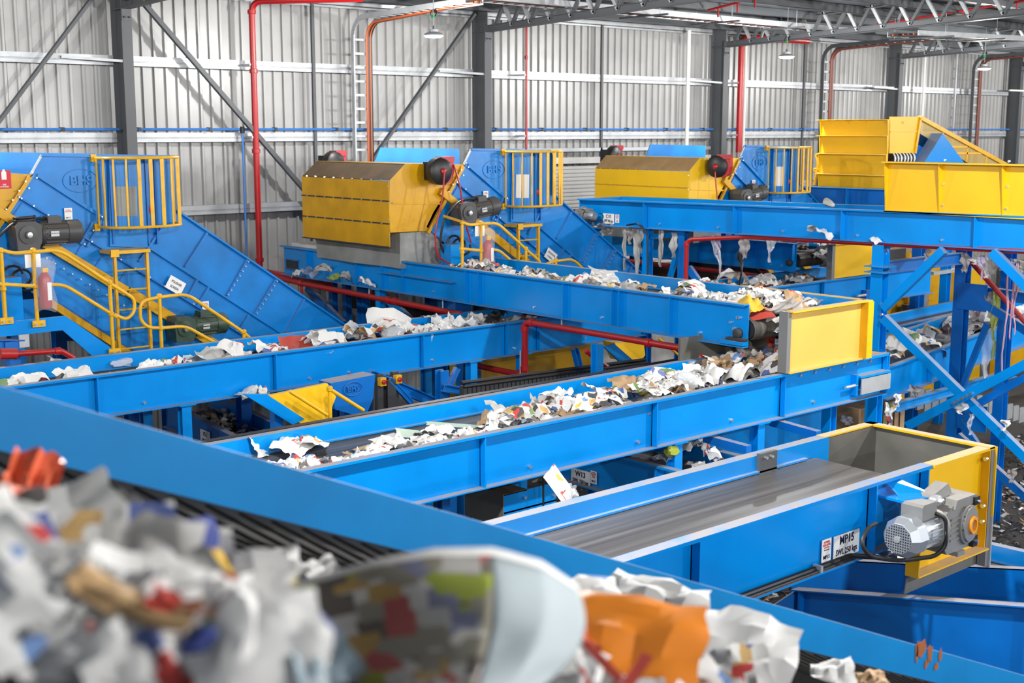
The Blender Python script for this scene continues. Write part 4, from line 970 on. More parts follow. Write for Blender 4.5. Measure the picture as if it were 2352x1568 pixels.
# access cages on each screen
def cage(dx, label):
    D = Vector((dx, 0, 0)); a, b_ = q(212, 362) + D, q(392, 366) + D
    r = empty('ladder_cage', label, 'cage', Vector(((a.x + b_.x) / 2, YS - .3, q(225, 526).z)))
    zt, zb = a.z, q(225, 526).z + .04; x0, x1 = a.x, b_.x - .02
    ring = rounded([(x0, YS - .05, 0), (x0 + .05, YS - .42, 0), (x0 + .35, YS - .62, 0), (x1 - .35, YS - .62, 0), (x1 - .02, YS - .42, 0), (x1, YS - .05, 0)], .2)
    for z in (zt, zb): MB().tube([v + Vector((0, 0, z)) for v in ring], .022, 8).build('hoop', 'yellow_rail', r, True)
    tot = len(ring)
    acc = [0.0]
    for p, s in zip(ring[:-1], ring[1:]): acc.append(acc[-1] + (s - p).length)
    for k in range(11):
        t = acc[-1] * (k + .3) / 10.6
        for i in range(tot - 1):
            if acc[i] <= t <= acc[i + 1]: f = (t - acc[i]) / max(1e-6, acc[i + 1] - acc[i]); p = ring[i].lerp(ring[i + 1], f); break
        wide = k in (4, 5, 6, 8)
        MB().box((p.x - (.028 if wide else .013), p.y - .008, zb), (p.x + (.028 if wide else .013), p.y + .008, zt)).build('upright', 'yellow_rail', r)
    for z in (zt, zb): MB().box((x0 - .05, YS - .08, z - .06), (x0 + .03, YS, z + .05)).build('mounting_plate', 'yellow_rail', r)
for i, dx in enumerate(OFFS): cage(dx, 'yellow barred ladder cage on the ' + WHO[i])
# ladders
def ladder(dx, label):
    D = Vector((dx, 0, 0)); Y = YS - .35
    a, b_ = atY(262, 575, Y) + D, atY(336, 570, Y) + D; zt, zb = a.z, 4.0
    r = empty('access_ladder', label, 'ladder', Vector(((a.x + b_.x) / 2, Y, zb)))
    for x in (a.x, b_.x): MB().box((x - .02, Y - .03, zb), (x + .02, Y + .03, zt)).build('stile', 'yellow_rail', r)
    z = zt - .31
    while z > zb: MB().cyl((a.x, Y, z), (b_.x, Y, z), .014, 6).build('rung', 'yellow_rail', r, True); z -= .30
    MB().box((a.x - .10, Y - .10, zt - .05), (b_.x + .02, YS - .05, zt)).build('top_step', 'yellow_rail', r)
    MB().box((a.x - .10, Y - .11, zt - .09), (a.x + .03, Y - .08, zt + .02)).build('bracket', 'yellow_rail', r)
for i, dx in enumerate(OFFS[:2]): ladder(dx, 'yellow access ladder below the cage of the ' + WHO[i])
# screen motors, built once
def screen_motor(m, m2, label):
    r = empty('screen_motor', label, 'motor')
    MB().prism([(-.38, -.16, -.20), (-.12, -.16, -.22), (-.06, -.16, -.10), (-.06, -.16, .12), (-.14, -.16, .17), (-.36, -.16, .17), (-.40, -.16, .10)], (0, .30, 0)).build('gearbox', m, r)
    MB().lathe((-.24, -.16, .0), (0, -1, 0), [(.12, 0), (.12, .02), (.05, .025), (.05, .05), (.02, .05)], 18).build('output_flange', m, r, True)
    MB().lathe((-.24, -.2, .0), (0, -1, 0), [(.04, 0), (.035, .03), (.01, .032)], 12).build('shaft_end', 'chrome', r, True)
    MB().cyl((-.08, 0, 0), (.0, 0, 0), .10, 16, .15).build('adapter', m, r, True)
    MB().cyl((.0, 0, 0), (.33, 0, 0), .145, 18).build('motor_body', m, r, True)
    for k in range(14):
        a = 2 * math.pi * k / 14; MB().bar((.02, .15 * math.cos(a), .15 * math.sin(a)), (.31, .15 * math.cos(a), .15 * math.sin(a)), .012, .03, (0, math.cos(a), math.sin(a))).build('cooling_fin', m, r)
    MB().lathe((.32, 0, 0), (1, 0, 0), [(.155, 0), (.16, .02), (.16, .17), (.13, .20), (.10, .20)], 18).build('fan_cover', m2, r, True)
    MB().box((.06, -.09, .13), (.24, .09, .22)).build('terminal_box', m, r)
    MB().box((.06, -.165, -.04), (.17, -.15, .03)).build('name_plate', 'galv', r)
    return r
mo = screen_motor('motor_dark', 'motor_dark', 'dark grey geared motor with coiled cable on the polisher screen')
mo.location = q(96, 535, YS - .28); mo.scale = (1.1,) * 3
mg = screen_motor('motor_green', 'motor_green', 'greenish geared motor low on the polisher screen'); mg.location = q(447, 748, YS - .28); mg.scale = (1.05,) * 3
for i, lab in ((1, 'dark grey geared motor on the middle newspaper screen'), (2, 'dark grey geared motor on the farthest screen')):
    c = copy_tree(mo); c['label'] = lab; c.location = mo.location + Vector((OFFS[i], 0, 0)); c.rotation_euler = (0, -.12, 0)
# motor cables
L0 = Vector(mo.location)
for i, dx in enumerate(OFFS[:2]):
    D = Vector((dx, 0, 0)); p = L0 + D
    MB().tube(rounded([p + Vector((.12, 0, .2)), p + Vector((-.1, -.1, .22)), p + Vector((-.4, -.1, .2)), p + Vector((-.75, -.05, -.1)), p + Vector((-.8, 0, -.6)), p + Vector((-.6, 0, -.9))], .3), .022, 8).thing('motor_cable', 'black', ['thick black cable looping left from the polisher screen motor', 'thick black cable looping left from the middle screen motor'][i], 'cable', smooth=True)
    pts = [p + Vector((-.28 + .15 * math.cos(t), -.1 + .08 * math.sin(t), .18 + .006 * t)) for t in [k * .5 for k in range(26)]]
    if i == 0: MB().tube(pts, .02, 6).thing('cable_coil', 'black', 'coil of black cable lying on the polisher screen motor', 'cable', smooth=True)
    a = atY(20, 630, YS - .2) + D
    pts = [a + Vector((.18 * math.cos(t) + .02 * t, -.05, .14 * math.sin(t) - .01 * t)) for t in [k * .45 for k in range(30)]]
    MB().tube(pts, .02, 6).thing('cable_coil', 'black', 'loops of black cable hanging behind the handrail of the ' + WHO[i], 'cable', smooth=True)
# notices
def tilted(px, py, Y, w, h, ang, lines, label):
    x = Vector((math.cos(ang), 0, math.sin(ang))); y = Vector((-math.sin(ang), 0, math.cos(ang)))
    return sign('paper_notice', atY(px, py, Y), x, y, w, h, lines, label, cat='notice')
tilted(403, 655, YS - .07, .30, .215, -.56, [('POLISHER', .052, .035, 'dark', .85), ('SCREEN', .052, -.045, 'dark', .85)], 'white paper notice reading POLISHER SCREEN')
tilted(1265, 587, YS - .07, .30, .215, -.60, [('NEWSPAPER', .046, .035, 'dark', .85), ('SCREEN 1', .046, -.045, 'dark', .85)], 'white paper notice reading NEWSPAPER SCREEN')
# handrails with stair stringers, in front of the screens
YH = 17.8
def handrail(dx, label, second=True):
    D = Vector((dx, 0, 0)); hp = lambda x, y: atY(x, y, YH) + D
    r = empty('handrail', label, 'handrail', hp(85, 735))
    top = [hp(-2, 560) + Vector((0, .5, 0)), hp(-2, 572), hp(30, 582), hp(77, 578), hp(138, 574), hp(252, 650), hp(310, 687), hp(308, 718), hp(290, 734), hp(262, 722)]
    MB().tube(rounded(top, .14), .026, 10).build('top_rail', 'yellow_rail', r, True)
    mid = [hp(-2, 652), hp(83, 657), hp(145, 652), hp(255, 720), hp(268, 728)]
    MB().tube(rounded(mid, .14), .026, 10).build('mid_rail', 'yellow_rail', r, True)
    for (x0, y0, x1, y1) in ((2, 575, 14, 738), (76, 575, 91, 744), (252, 648, 263, 808)):
        a, b_ = hp(x0, y0), hp(x1, y1); b_.x = a.x
        MB().cyl(a, b_, .028, 10).build('post', 'yellow_rail', r, True)
        for z in (a.z, hp(83, 657).z if x0 < 200 else hp(255, 721).z): MB().lathe((a.x, YH, z - .04), (0, 0, 1), [(.02, 0), (.042, .02), (.042, .06), (.02, .08)], 10).build('ball_joint', 'yellow_rail', r, True)
        MB().box((a.x - .09, YH - .06, b_.z - .03), (a.x + .09, YH - .035, b_.z + .06)).build('foot_plate', 'yellow_rail', r)
        b = MB()
        for sx in (-.05, .05): b.cyl((a.x + sx, YH - .06, b_.z + .01), (a.x + sx, YH - .09, b_.z + .01), .018, 8)
        b.build('bolts', 'chrome', r, True, kind='stuff')
def handrail2(dx, label):
    D = Vector((dx, 0, 0)); hp = lambda x, y: atY(x, y, YH) + D
    r = empty('handrail', label, 'handrail', hp(390, 800))
    loop = [hp(600, 800), hp(561, 764), hp(440, 682), hp(420, 676), hp(366, 682), hp(322, 692), hp(322, 735), hp(340, 752), hp(372, 753), hp(425, 748), hp(500, 790), hp(530, 812)]
    MB().tube(rounded(loop, .14), .026, 10).build('rail_loop', 'yellow_rail', r, True)
    for (x0, y0, y1) in ((366, 680, 830), (560, 762, 830)):
        a = hp(x0, y0); b_ = hp(x0 + 7, y1); MB().cyl(a, (a.x, a.y, b_.z), .028, 10).build('post', 'yellow_rail', r, True)
        for z in ((a.z, hp(369, 753).z) if x0 < 400 else (a.z,)): MB().lathe((a.x, YH, z - .04), (0, 0, 1), [(.02, 0), (.042, .02), (.042, .06), (.02, .08)], 10).build('ball_joint', 'yellow_rail', r, True)
handrail(0, 'yellow tubular handrail on the blue platform at the left edge')
handrail(8.1, 'yellow tubular handrail in front of the middle newspaper screen')
handrail2(0, 'yellow looped stair handrail right of the polisher screen ladder')
handrail2(8.1, 'yellow stair handrail end below the NEWSPAPER SCREEN notice')
# platforms and stair stringers
for i, dx in enumerate(OFFS[:2]):
    D = Vector((dx, 0, 0)); hp = lambda x, y, Y=YH: atY(x, y, Y) + D
    r = empty('stair_platform', 'blue steel platform with stair stringer beside the ' + WHO[i], 'platform', hp(100, 770))
    MB().prism([hp(-20, 742), hp(36, 737), hp(150, 725), hp(330, 850), hp(250, 850), hp(144, 758), hp(38, 770), hp(-20, 775)], (0, .03, 0)).build('stringer', 'blue', r)
    a, b_ = hp(-60, 745), hp(145, 745)
    MB().box((a.x, YH + .03, a.z - .18), (b_.x, YS - .1, a.z - .15)).build('deck', 'blue_deep', r)
    MB().box((a.x, YS - .25, a.z - .15), (hp(125, 720).x, YS - .22, a.z + .18)).build('kick_plate', 'blue', r)
    a = hp(25, 775); MB().box((a.x - .1, YH - .05, 0), (a.x + .1, YH + .15, a.z - .05)).build('post', 'blue_deep', r)
    MB().ibeam(hp(-40, 790), hp(52, 790), .15, .14).build('beam', 'blue_deep', r)
    a = hp(52, 780); MB().box((a.x - .07, YH - .06, a.z - .1), (a.x + .07, YH - .03, a.z + .08)).build('splice_plate', 'galv', r)
    a = hp(55, 645); c = hp(55, 745); MB().box((a.x - .15, YS - .5, c.z), (a.x + .15, YS - .2, a.z)).build('motor_stand', 'blue', r)
    # extinguisher in its plastic bag on the rail, with a paper sheet above
    c = hp(100, 655) + Vector((0, -.02, 0))
    e = empty('fire_extinguisher', 'bagged red fire extinguisher on the handrail of the ' + WHO[i], 'extinguisher', c - Vector((0, 0, .35)))
    MB().lathe(c - Vector((0, .03, .32)), (0, 0, 1), [(.07, 0), (.085, .02), (.085, .42), (.06, .48), (.03, .51)], 14).build('cylinder', 'redplast', e, True)
    MB().box(c + Vector((-.03, -.06, .19)), c + Vector((.05, 0, .25))).build('valve', 'yellow_rail', e)
    MB().box(c + Vector((.0, -.12, -.2)), c + Vector((.06, -.115, .05))).build('label_patch', 'white', e)
    b = MB().grid(lambda u_, v: c + Vector(((.14 + .03 * math.sin(v * 9)) * math.cos(2 * math.pi * u_), -.03 + .11 * math.sin(2 * math.pi * u_), -.35 + .72 * v + .03 * math.sin(u_ * 12))), 14, 6, False); b.build('plastic_bag', 'plastic', e, True)
    c = hp(78, 598) + Vector((0, .04, 0)); MB().box((c.x - .11, c.y, c.z - .1), (c.x + .11, c.y + .005, c.z + .12)).thing('paper_sheet', 'white', 'blank white sheet behind the handrail post of the ' + WHO[i], 'sheet')
# FIRE EXTINGUISHER sign on the hood at the left edge
s = sign('fire_sign', atY(9, 412, YS - .02), XD, ZD, .20, .26, [('FIRE', .03, -.075, 'white', .9), ('EXTINGUISHER', .022, -.105, 'white', .8)], 'red fire extinguisher sign on the yellow hood at the left edge', m='signred')
c = atY(9, 405, YS - .03); MB().prism([c + Vector((x, 0, z)) for x, z in ((-.035, -.045), (.035, -.045), (.035, .06), (.015, .08), (.015, .1), (-.015, .1), (-.015, .08), (-.035, .06))], (0, -.003, 0)).build('extinguisher_symbol', 'white', s)
# hose reels
def hose_reel(loc, rot, label, hoses):
    r = empty('hose_reel', label, 'hose reel', loc); BASE[r.name] = Vector()
    MB().box((-.10, .12, -.14), (.10, .3, .14)).build('bracket', 'black', r)
    MB().lathe((0, .12, 0), (0, -1, 0), [(.19, 0), (.215, .03), (.215, .16), (.17, .20), (.06, .21)], 24).build('drum_cover', 'black', r, True)
    MB().prism([(.02, -.02, .19), (.26, -.02, .19), (.28, -.02, .0), (.23, -.02, -.16), (.10, -.02, -.22), (.14, -.02, -.1), (.2, -.02, .03)], (0, .12, 0)).build('casing', 'redplast', r)
    MB().box((.0, -.05, .14), (.26, .12, .225)).build('casing_top', 'redplast', r)
    MB().lathe((0, -.08, 0), (0, -1, 0), [(.05, 0), (.05, .03), (.02, .05)], 14).build('hub', 'redplast', r, True)
    for h in hoses: MB().tube(rounded(h, .3, 7), .014, 6).build('hose', 'redplast', r, True)
    r.rotation_euler = (0, 0, rot); r.scale = (1.15,) * 3; return r
p = atY(1010, 393, YS - .32)
hose_reel(p, 0, 'black and red hose reel on the hood of the middle screen', [[(0, -.12, 0), (-.06, -.15, -.4), (-.22, -.15, -.9), (-.20, -.15, -1.3), (.05, -.12, -1.45), (.25, -.1, -1.42)], [(.26, -.03, .1), (.32, -.1, -.2), (.42, -.1, -.8), (.55, -.1, -1.15)]])
p = atY(1648, 382, YS - .32)
hose_reel(p, math.radians(-75), 'red hose reel turned edge-on, on the hood of the farthest screen', [[(.0, -.1, -.1), (.05, -.12, -.5), (.12, -.1, -.95)]])
for px, py, lab in ((768, 376, 'hose reel peeping over the dark-topped yellow hood'), (1412, 359, 'hose reel peeping over the tan-topped yellow hood')):
    hose_reel(atY(px, py, YF + .3), 0.2, lab, [])
# ================================================================== BIG YELLOW HOOD AT UPPER RIGHT
XH = 27.0
f = lambda x, y: atX(x, y, XH)
a, b_ = f(1886, 275), f(2043, 268); zb = f(1886, 428).z
r = empty('yellow_tower', 'tall ribbed bright yellow hood tower at upper right', 'hood', ((XH + 1), (a.y + b_.y) / 2, zb))
y0, y1 = a.y, b_.y
zz = [a.z, f(1886, 311).z, f(1886, 352).z, f(1886, 398).z, zb]
for k in range(4):
    MB().box((XH, y1, zz[k + 1]), (XH + .02, y0, zz[k])).build('panel', 'yellow', r)
    MB().box((XH - .2, y1, zz[k] - .012), (XH, y0, zz[k])).build('rib', 'yellow', r)
    for yy in (y0, y1 + .02): MB().prism([(XH - .06, yy, zz[k]), (XH, yy, zz[k]), (XH, yy, zz[k + 1]), (XH - .02, yy, zz[k + 1])], (0, -.015, 0)).build('end_rib', 'yellow', r)
b = MB()
for k in range(5): c = Vector((XH - .0, y0 - .3 - k * .5, zz[0] - .08)); b.cyl(c, c + Vector((-.03, 0, 0)), .03, 8)
b.build('bolts', 'yellow', r, True, kind='stuff')
g = lambda x, y: atY(x, y, y1)
MB().prism([g(2045, 268), g(2115, 268), g(2098, 352), g(2043, 352)], (0, .03, 0)).build('end_panel', 'yellow', r)
MB().box((g(2045, 302).x, y1 - .02, g(2045, 303).z), (g(2105, 302).x, y1, g(2045, 303).z + .02)).build('end_seam', 'yellow', r)
# sloping guard frame falling to the right
r = empty('sloping_guard', 'yellow mesh guard frame sloping down right from the tower', 'guard', g(2200, 370))
MB().bar(g(2112, 270), g(2330, 390), .10, .10, (0, 1, 0)).build('top_rail', 'yellow_rail', r)
MB().bar(g(2100, 352), g(2113, 270), .08, .08, (0, 1, 0)).build('end_post', 'yellow_rail', r)
for (p, s) in (((2165, 302), (2163, 335)), ((2222, 334), (2218, 372)), ((2265, 358), (2262, 378)), ((2167, 337), (2225, 337)), ((2180, 352), (2262, 352))):
    MB().bar(g(*p), g(*s), .05, .05, (0, 1, 0)).build('guard_bar', 'yellow_rail', r)
MB().prism([g(2112, 276), g(2300, 378), g(2190, 378), g(2105, 330)], (0, .01, 0)).build('mesh_panel', 'mesh_y', r)
r = empty('infeed_conveyor', 'blue triangular end of an infeed conveyor below the yellow mesh guard', 'conveyor', g(2150, 372))
MB().prism([g(2140, 306), g(2195, 380), g(2090, 390), g(2098, 372)], (0, -.3, 0)).build('cheek_plate', 'blue', r)
MB().prism([g(2112, 306), g(2230, 378), g(2100, 378), g(2098, 350)], (0, .4, 0)).build('side_plate', 'blue_deep', r)
a = atY(2040, 362, y1 + .3); MB().cyl(a, atY(2092, 360, y1 + .3), .22, 20).build('drum', 'drum', r, True) if False else None
m_, N_, L_, B_ = mat('striped_drum')
tc_ = N_.new('ShaderNodeTexCoord'); wv_ = N_.new('ShaderNodeTexWave'); wv_.bands_direction = 'X'; wv_.inputs['Scale'].default_value = 2.2; wv_.inputs['Distortion'].default_value = 2
L_.new(tc_.outputs['Object'], wv_.inputs[0]); rr_ = ramp(N_, [(0.35, (.015, .015, .015)), (.6, (.7, .7, .7))], 'CONSTANT'); L_.new(wv_.outputs['Fac'], rr_.inputs[0]); L_.new(rr_.outputs[0], B_.inputs['Base Color'])
a = atY(2040, 365, y1 + .1); c = atY(2090, 362, y1 + .1); MB().cyl(a, Vector((c.x, c.y, a.z)), .17, 20).build('drum', m_, r, True)
# blue frame under the tower
r = empty('blue_plinth', 'plain blue conveyor side below the yellow tower', 'conveyor', (XH + .5, 14, 5))
MB().box((XH - .1, y1 - 6, f(1886, 462).z - .3), (XH, y0 + .8, zb)).build('side_plate', 'blue_deep', r)
for px in (1845, 1953): c = f(px, 450); MB().box((XH - .2, c.y - .03, c.z - .4), (XH - .1, c.y, zb)).build('stiffener', 'blue', r)
MB().box((XH - .25, y1 - 6, zb - .02), (XH, y0 + .8, zb)).build('top_flange', 'blue', r)
# ladder cage sliver left of the tower
r = empty('tower_handrail', 'bent yellow handrail at the left foot of the tower', 'handrail', f(1872, 425))
MB().tube(rounded([f(1884, 353), f(1874, 356), f(1880, 375), f(1870, 425)], .1), .035, 8).build('rail', 'yellow_rail', r, True)
MB().tube(rounded([f(1884, 388), f(1866, 388), f(1882, 400)], .1), .03, 8).build('rail', 'yellow_rail', r, True)
# ================================================================== SUPPORT FRAME OF C10 (right)
XP = 19.5
pA = atX(2018, 700, XP); YP = pA.y
r = empty('support_post', 'tall blue post carrying the high conveyor, right of the smaller yellow box', 'post', (XP, YP, 0))
MB().ibeam((XP, YP, 0), (XP, YP, 5.52), .22, .22, .016, (1, 0, 0)).build('shaft', 'blue', r)
for zz_ in (atX(2018, 612, XP).z, atX(2018, 625, XP).z): MB().box((XP - .2, YP - .2, zz_), (XP + .2, YP + .2, zz_ + .02)).build('splice_plate', 'blue', r)
b = MB()
for py in (698, 722, 735): c = atX(2026, py, XP - .12); b.cyl(c, c + Vector((-.04, 0, 0)), .025, 8)
b.build('bolts', 'chrome', r, True, kind='stuff')
X2P = atY(2212, 620, YP).x
r = empty('support_post', 'blue post behind the crossed braces, second from the smaller yellow box', 'post', (X2P, YP, 0))
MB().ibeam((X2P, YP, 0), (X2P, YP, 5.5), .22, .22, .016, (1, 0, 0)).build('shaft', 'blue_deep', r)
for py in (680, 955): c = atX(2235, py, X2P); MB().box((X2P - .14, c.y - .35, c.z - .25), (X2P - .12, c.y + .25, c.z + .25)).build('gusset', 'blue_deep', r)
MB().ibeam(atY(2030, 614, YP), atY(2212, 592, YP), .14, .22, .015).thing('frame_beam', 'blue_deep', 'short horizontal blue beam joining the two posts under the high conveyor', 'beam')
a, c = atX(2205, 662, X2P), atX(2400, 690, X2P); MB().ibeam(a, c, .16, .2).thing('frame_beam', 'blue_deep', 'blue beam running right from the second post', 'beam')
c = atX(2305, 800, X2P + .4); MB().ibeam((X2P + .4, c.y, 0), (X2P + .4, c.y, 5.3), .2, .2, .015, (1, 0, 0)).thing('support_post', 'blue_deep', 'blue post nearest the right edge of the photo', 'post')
def fb(p, s, X, w, d, m, label): return MB().channel(atX(*p, X), atX(*s, X), d, w, .014, 1, (1, 0, 0)).thing('frame_brace', m, label, 'brace')
def fbar(p, s, X, w, d, m, label):
    a_, b2 = atX(*p, X), atX(*s, X)
    return MB().bar(a_, b2, w, d, (1, 0, 0)).thing('frame_brace', m, label, 'brace')
fbar((2030, 708), (2168, 574), XP - .12, .14, .12, 'blue', 'blue brace rising from the tall post to the high conveyor')
fbar((2030, 730), (2420, 1112), XP - .12, .15, .12, 'blue', 'long blue brace falling right from the tall post')
fbar((2085, 978), (2420, 803), XP - .3, .15, .10, 'blue', 'long blue brace rising right, bolted across the falling brace')
fbar((2205, 950), (2400, 842), XP + .25, .12, .10, 'blue_deep', 'second rising brace behind the bolted cross')
fbar((2280, 578), (2400, 700), XP - .1, .15, .12, 'blue', 'blue brace falling from the high conveyor at the right edge')
fbar((2230, 676), (2420, 800), X2P - .1, .15, .10, 'blue_deep', 'dark blue brace falling right from the second post')
fbar((2268, 742), (2205, 900), X2P - .2, .10, .08, 'blue_deep', 'steep dark brace rising right from the second post')
fbar((2205, 965), (2260, 1045), X2P - .1, .13, .10, 'blue_deep', 'low blue brace falling right from the gusset plate')
fbar((2200, 1000), (2400, 1180), XP + .4, .13, .10, 'blue_deep', 'lowest blue brace behind the hopper')
b = MB()
for k in range(5):
    t = k / 4; c = atX(2190 + 41 * t, 925 - 21 * t, XP - .36); b.cyl(c, c + Vector((-.03, 0, 0)), .028, 8)
b.thing('brace_bolts', 'chrome', 'row of bolts where the two long braces cross', 'bolts', kind='stuff')
# return rail with rags under the right conveyors
a, c = atY(2055, 935, 12.4), atY(2330, 855, 12.4); MB().ibeam(a, c, .12, .17).thing('lower_rail', 'blue', 'sloping blue rail draped with rags under the rising conveyor', 'rail')
# red brace pipes behind
MB().cyl(atX(2225, 595, 21.8), atX(2400, 790, 21.8), .05, 8).thing('red_brace', 'red', 'dark red diagonal pipe behind the hanging rags at right', 'pipe', smooth=True)
# pale vented panels
r = empty('vent_wall', 'pale grey slotted panels low behind the crossed braces', 'panel', atY(2180, 935, 15.5))
for k in range(7):
    a, c = atY(2092 + k * 17, 893 + k * 1.5, 15.5), atY(2104 + k * 17, 935 + k * 3, 15.5)
    MB().box((a.x, 15.5, c.z), (c.x, 15.56, a.z)).build('slat', 'galv', r)
for k in range(9):
    a, c = atY(2245 + k * 14, 910 + k * 4, 14.5), atY(2255 + k * 14, 940 + k * 4, 14.5)
    MB().box((a.x, 14.5, c.z), (c.x, 14.56, a.z)).build('slat', 'galv', r)
# cardboard bales
for i, (px, py) in enumerate(((2010, 975), (2050, 965), (2062, 990))):
    c = atY(px, py, 13.8); r = empty('cardboard_bale', ['brown cardboard bale behind the left blue legs', 'brown cardboard bale between the blue legs', 'brown strapped bale beside the tall post foot'][i], 'bale', (c.x, 14.2, c.z - .5))
    MB().box((c.x - .42, 13.9 + i * .01, 0), (c.x + .42, 14.7, c.z + .35)).build('block', P['card'], r)
    for dx in (-.2, .2): MB().box((c.x + dx - .012, 13.89, c.z - .45), (c.x + dx + .012, 13.9, c.z + .35)).build('strap', 'black', r)
# yellow machine seen between the posts
c = atY(2120, 640, 19.0)
r = empty('yellow_machine', 'shadowed yellow machine between the blue posts at right', 'machine', (c.x, 19, 1))
a, d = atY(2045, 590, 19.0), atY(2155, 760, 19.0)
MB().box((a.x, 19.0, 0), (d.x, 20.5, a.z)).build('body', 'yellow_worn_shaded', r)
a, d = atY(2090, 580, 18.9), atY(2120, 650, 18.9); MB().prism([(a.x, 18.9, a.z), (d.x + .6, 18.9, d.z), (d.x + .6, 18.9, d.z - .5), (a.x, 18.9, d.z - .5)], (0, .1, 0)).build('chute', 'yellow_worn_shaded', r)
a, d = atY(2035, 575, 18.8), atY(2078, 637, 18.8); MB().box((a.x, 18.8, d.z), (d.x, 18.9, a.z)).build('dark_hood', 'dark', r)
MB().box((atY(2085, 700, 18.95).x, 18.95, atY(2085, 705, 18.95).z), (atY(2130, 700, 18.95).x, 19, atY(2085, 668, 18.95).z)).build('hatch', 'yellow_worn_shaded', r)
c = atY(2115, 690, 18.5); MB().cyl((c.x, 18.5, c.z - .2), (c.x, 18.5, c.z + .45), .2, 14).build('pump', 'motor_grey', r, True)
MB().box((c.x - .45, 18.4, c.z - .45), (c.x + .2, 18.8, c.z - .1)).build('pump_base', 'motor_dark', r)
a, d = atY(2215, 620, 19.5), atY(2260, 690, 19.5); MB().box((a.x, 19.5, 0), (d.x, 20, a.z)).thing('yellow_chute', 'yellow', 'bright yellow panel right of the second blue post', 'chute')
a, d = atY(2300, 800, 17.5), atY(2360, 850, 17.5); MB().prism([(a.x, 17.5, a.z - .2), (d.x, 17.5, a.z + .1), (d.x + .5, 17.5, d.z), (a.x, 17.5, d.z)], (0, .3, 0)).thing('yellow_chute', 'yellow_worn_shaded', 'dark yellow chute low at the right edge', 'chute')
MB().box((atY(2145, 625, 17).x, 17.0, atY(2145, 632, 17).z), (atY(2255, 610, 17).x, 17.1, atY(2145, 624, 17).z)).thing('slide_rail', 'galv', 'pale double slide rail between the blue posts', 'rail')
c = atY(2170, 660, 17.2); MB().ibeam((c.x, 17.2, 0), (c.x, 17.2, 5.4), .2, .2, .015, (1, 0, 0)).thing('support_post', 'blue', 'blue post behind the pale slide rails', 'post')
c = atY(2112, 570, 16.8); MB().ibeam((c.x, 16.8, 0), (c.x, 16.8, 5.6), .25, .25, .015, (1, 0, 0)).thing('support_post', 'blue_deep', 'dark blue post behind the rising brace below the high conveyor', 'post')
# left legs and braces under C10
for px, lab in ((1488, 'slim blue post with a black cable under the left of the high conveyor'), (1570, 'broad dark blue post beside the red drop pipe')):
    c = atX(px, 560, 19.6); MB().ibeam((19.6, c.y, 0), (19.6, c.y, 5.5), .16, .16, .014, (1, 0, 0)).thing('support_post', 'blue' if px < 1500 else 'blue_deep', lab, 'post')
fbar((1538, 640), (1570, 530), 19.65, .10, .08, 'blue', 'blue brace between the two posts under the high conveyor')
fbar((1496, 543), (1572, 537), 19.65, .10, .08, 'blue', 'flat blue tie between the two posts under the high conveyor')
fbar((1582, 615), (1605, 648), 19.65, .15, .08, 'blue_deep', 'short dark brace right of the broad post')
MB().tube(rounded([atX(1440, 517, 19.35), atX(1467, 512, 19.3), atX(1487, 535, 19.4), atX(1488, 640, 19.4)], .15), .02, 6).thing('drop_cable', 'black', 'black cable dropping down the slim post under the high conveyor', 'cable', smooth=True)
M['card_dark'] = paint('brown_ribs', (0.10, 0.05, 0.035), .6, grime=.4)
# ================================================================== RED FIRE PIPES AMONG THE CONVEYORS
XPp = 13.85
f = lambda x, y, X=XPp: atX(x, y, X)
def coup(p): return (p, (0, 1, 0))
pipe_thing('fire_pipe', [f(560, 620), f(700, 652), f(1060, 722)], .055, 'long red fire pipe below the newspaper conveyor', [coup(f(692, 650)), coup(f(908, 692)), coup(f(892, 689))])
pipe_thing('fire_pipe', [f(560, 618, 14.2), f(690, 640, 14.2), f(755, 655, 14.2)], .085, 'thick dusty red pipe stub behind the fire pipe at the conveyor tail', [])
MB().cyl(f(692, 650), f(692, 650) - Vector((0, 0, .4)), .03, 8).thing('pipe_drop', 'red', 'short red drop below the long fire pipe', 'pipe', smooth=True)
for px, py in ((848, 680), (1017, 713)):
    c = f(px, py); MB().cyl(c, Vector((c.x, c.y, 4.54)), .012, 6).thing('pipe_hanger', 'galv', 'thin steel hanger rod of the long red fire pipe', 'hanger', group='hanger rods of the long fire pipe')
g1, g2_, g3 = f(1088, 838, 13.85), f(1205, 862, 13.85), f(1205, 738, 13.85)
pipe_thing('fire_pipe', [g1, (13.85, g2_.y, g2_.z), (13.85, g2_.y, g3.z), f(1605, 806, 13.85), f(1618, 840, 13.85) - Vector((0, 0, .1))], .052, 'bright red fire pipe with an upright length in front of the left conveyor',
           [((13.85, g2_.y, g2_.z + .12), Z), ((13.85, g2_.y, g3.z - .12), Z), coup(f(1222, 741, 13.85)), coup(f(1490, 787, 13.85)), coup(f(1193, 858, 13.85)), coup(f(1590, 804, 13.85))], bend=.13)
for px, py in ((1290, 747), (1580, 797)):
    c = f(px, py, 13.85); MB().cyl(c, Vector((c.x, c.y, 4.54)), .012, 6).thing('pipe_hanger', 'galv', 'thin steel hanger rod of the bright red fire pipe', 'hanger', group='hanger rods of the bright fire pipe')
c = f(1195, 825, 13.8); MB().cyl(c + Vector((0, 0, -.3)), c + Vector((0, 0, .15)), .014, 6).thing('pipe_hanger', 'galv', 'steel hanger rod left of the upright red pipe', 'hanger')
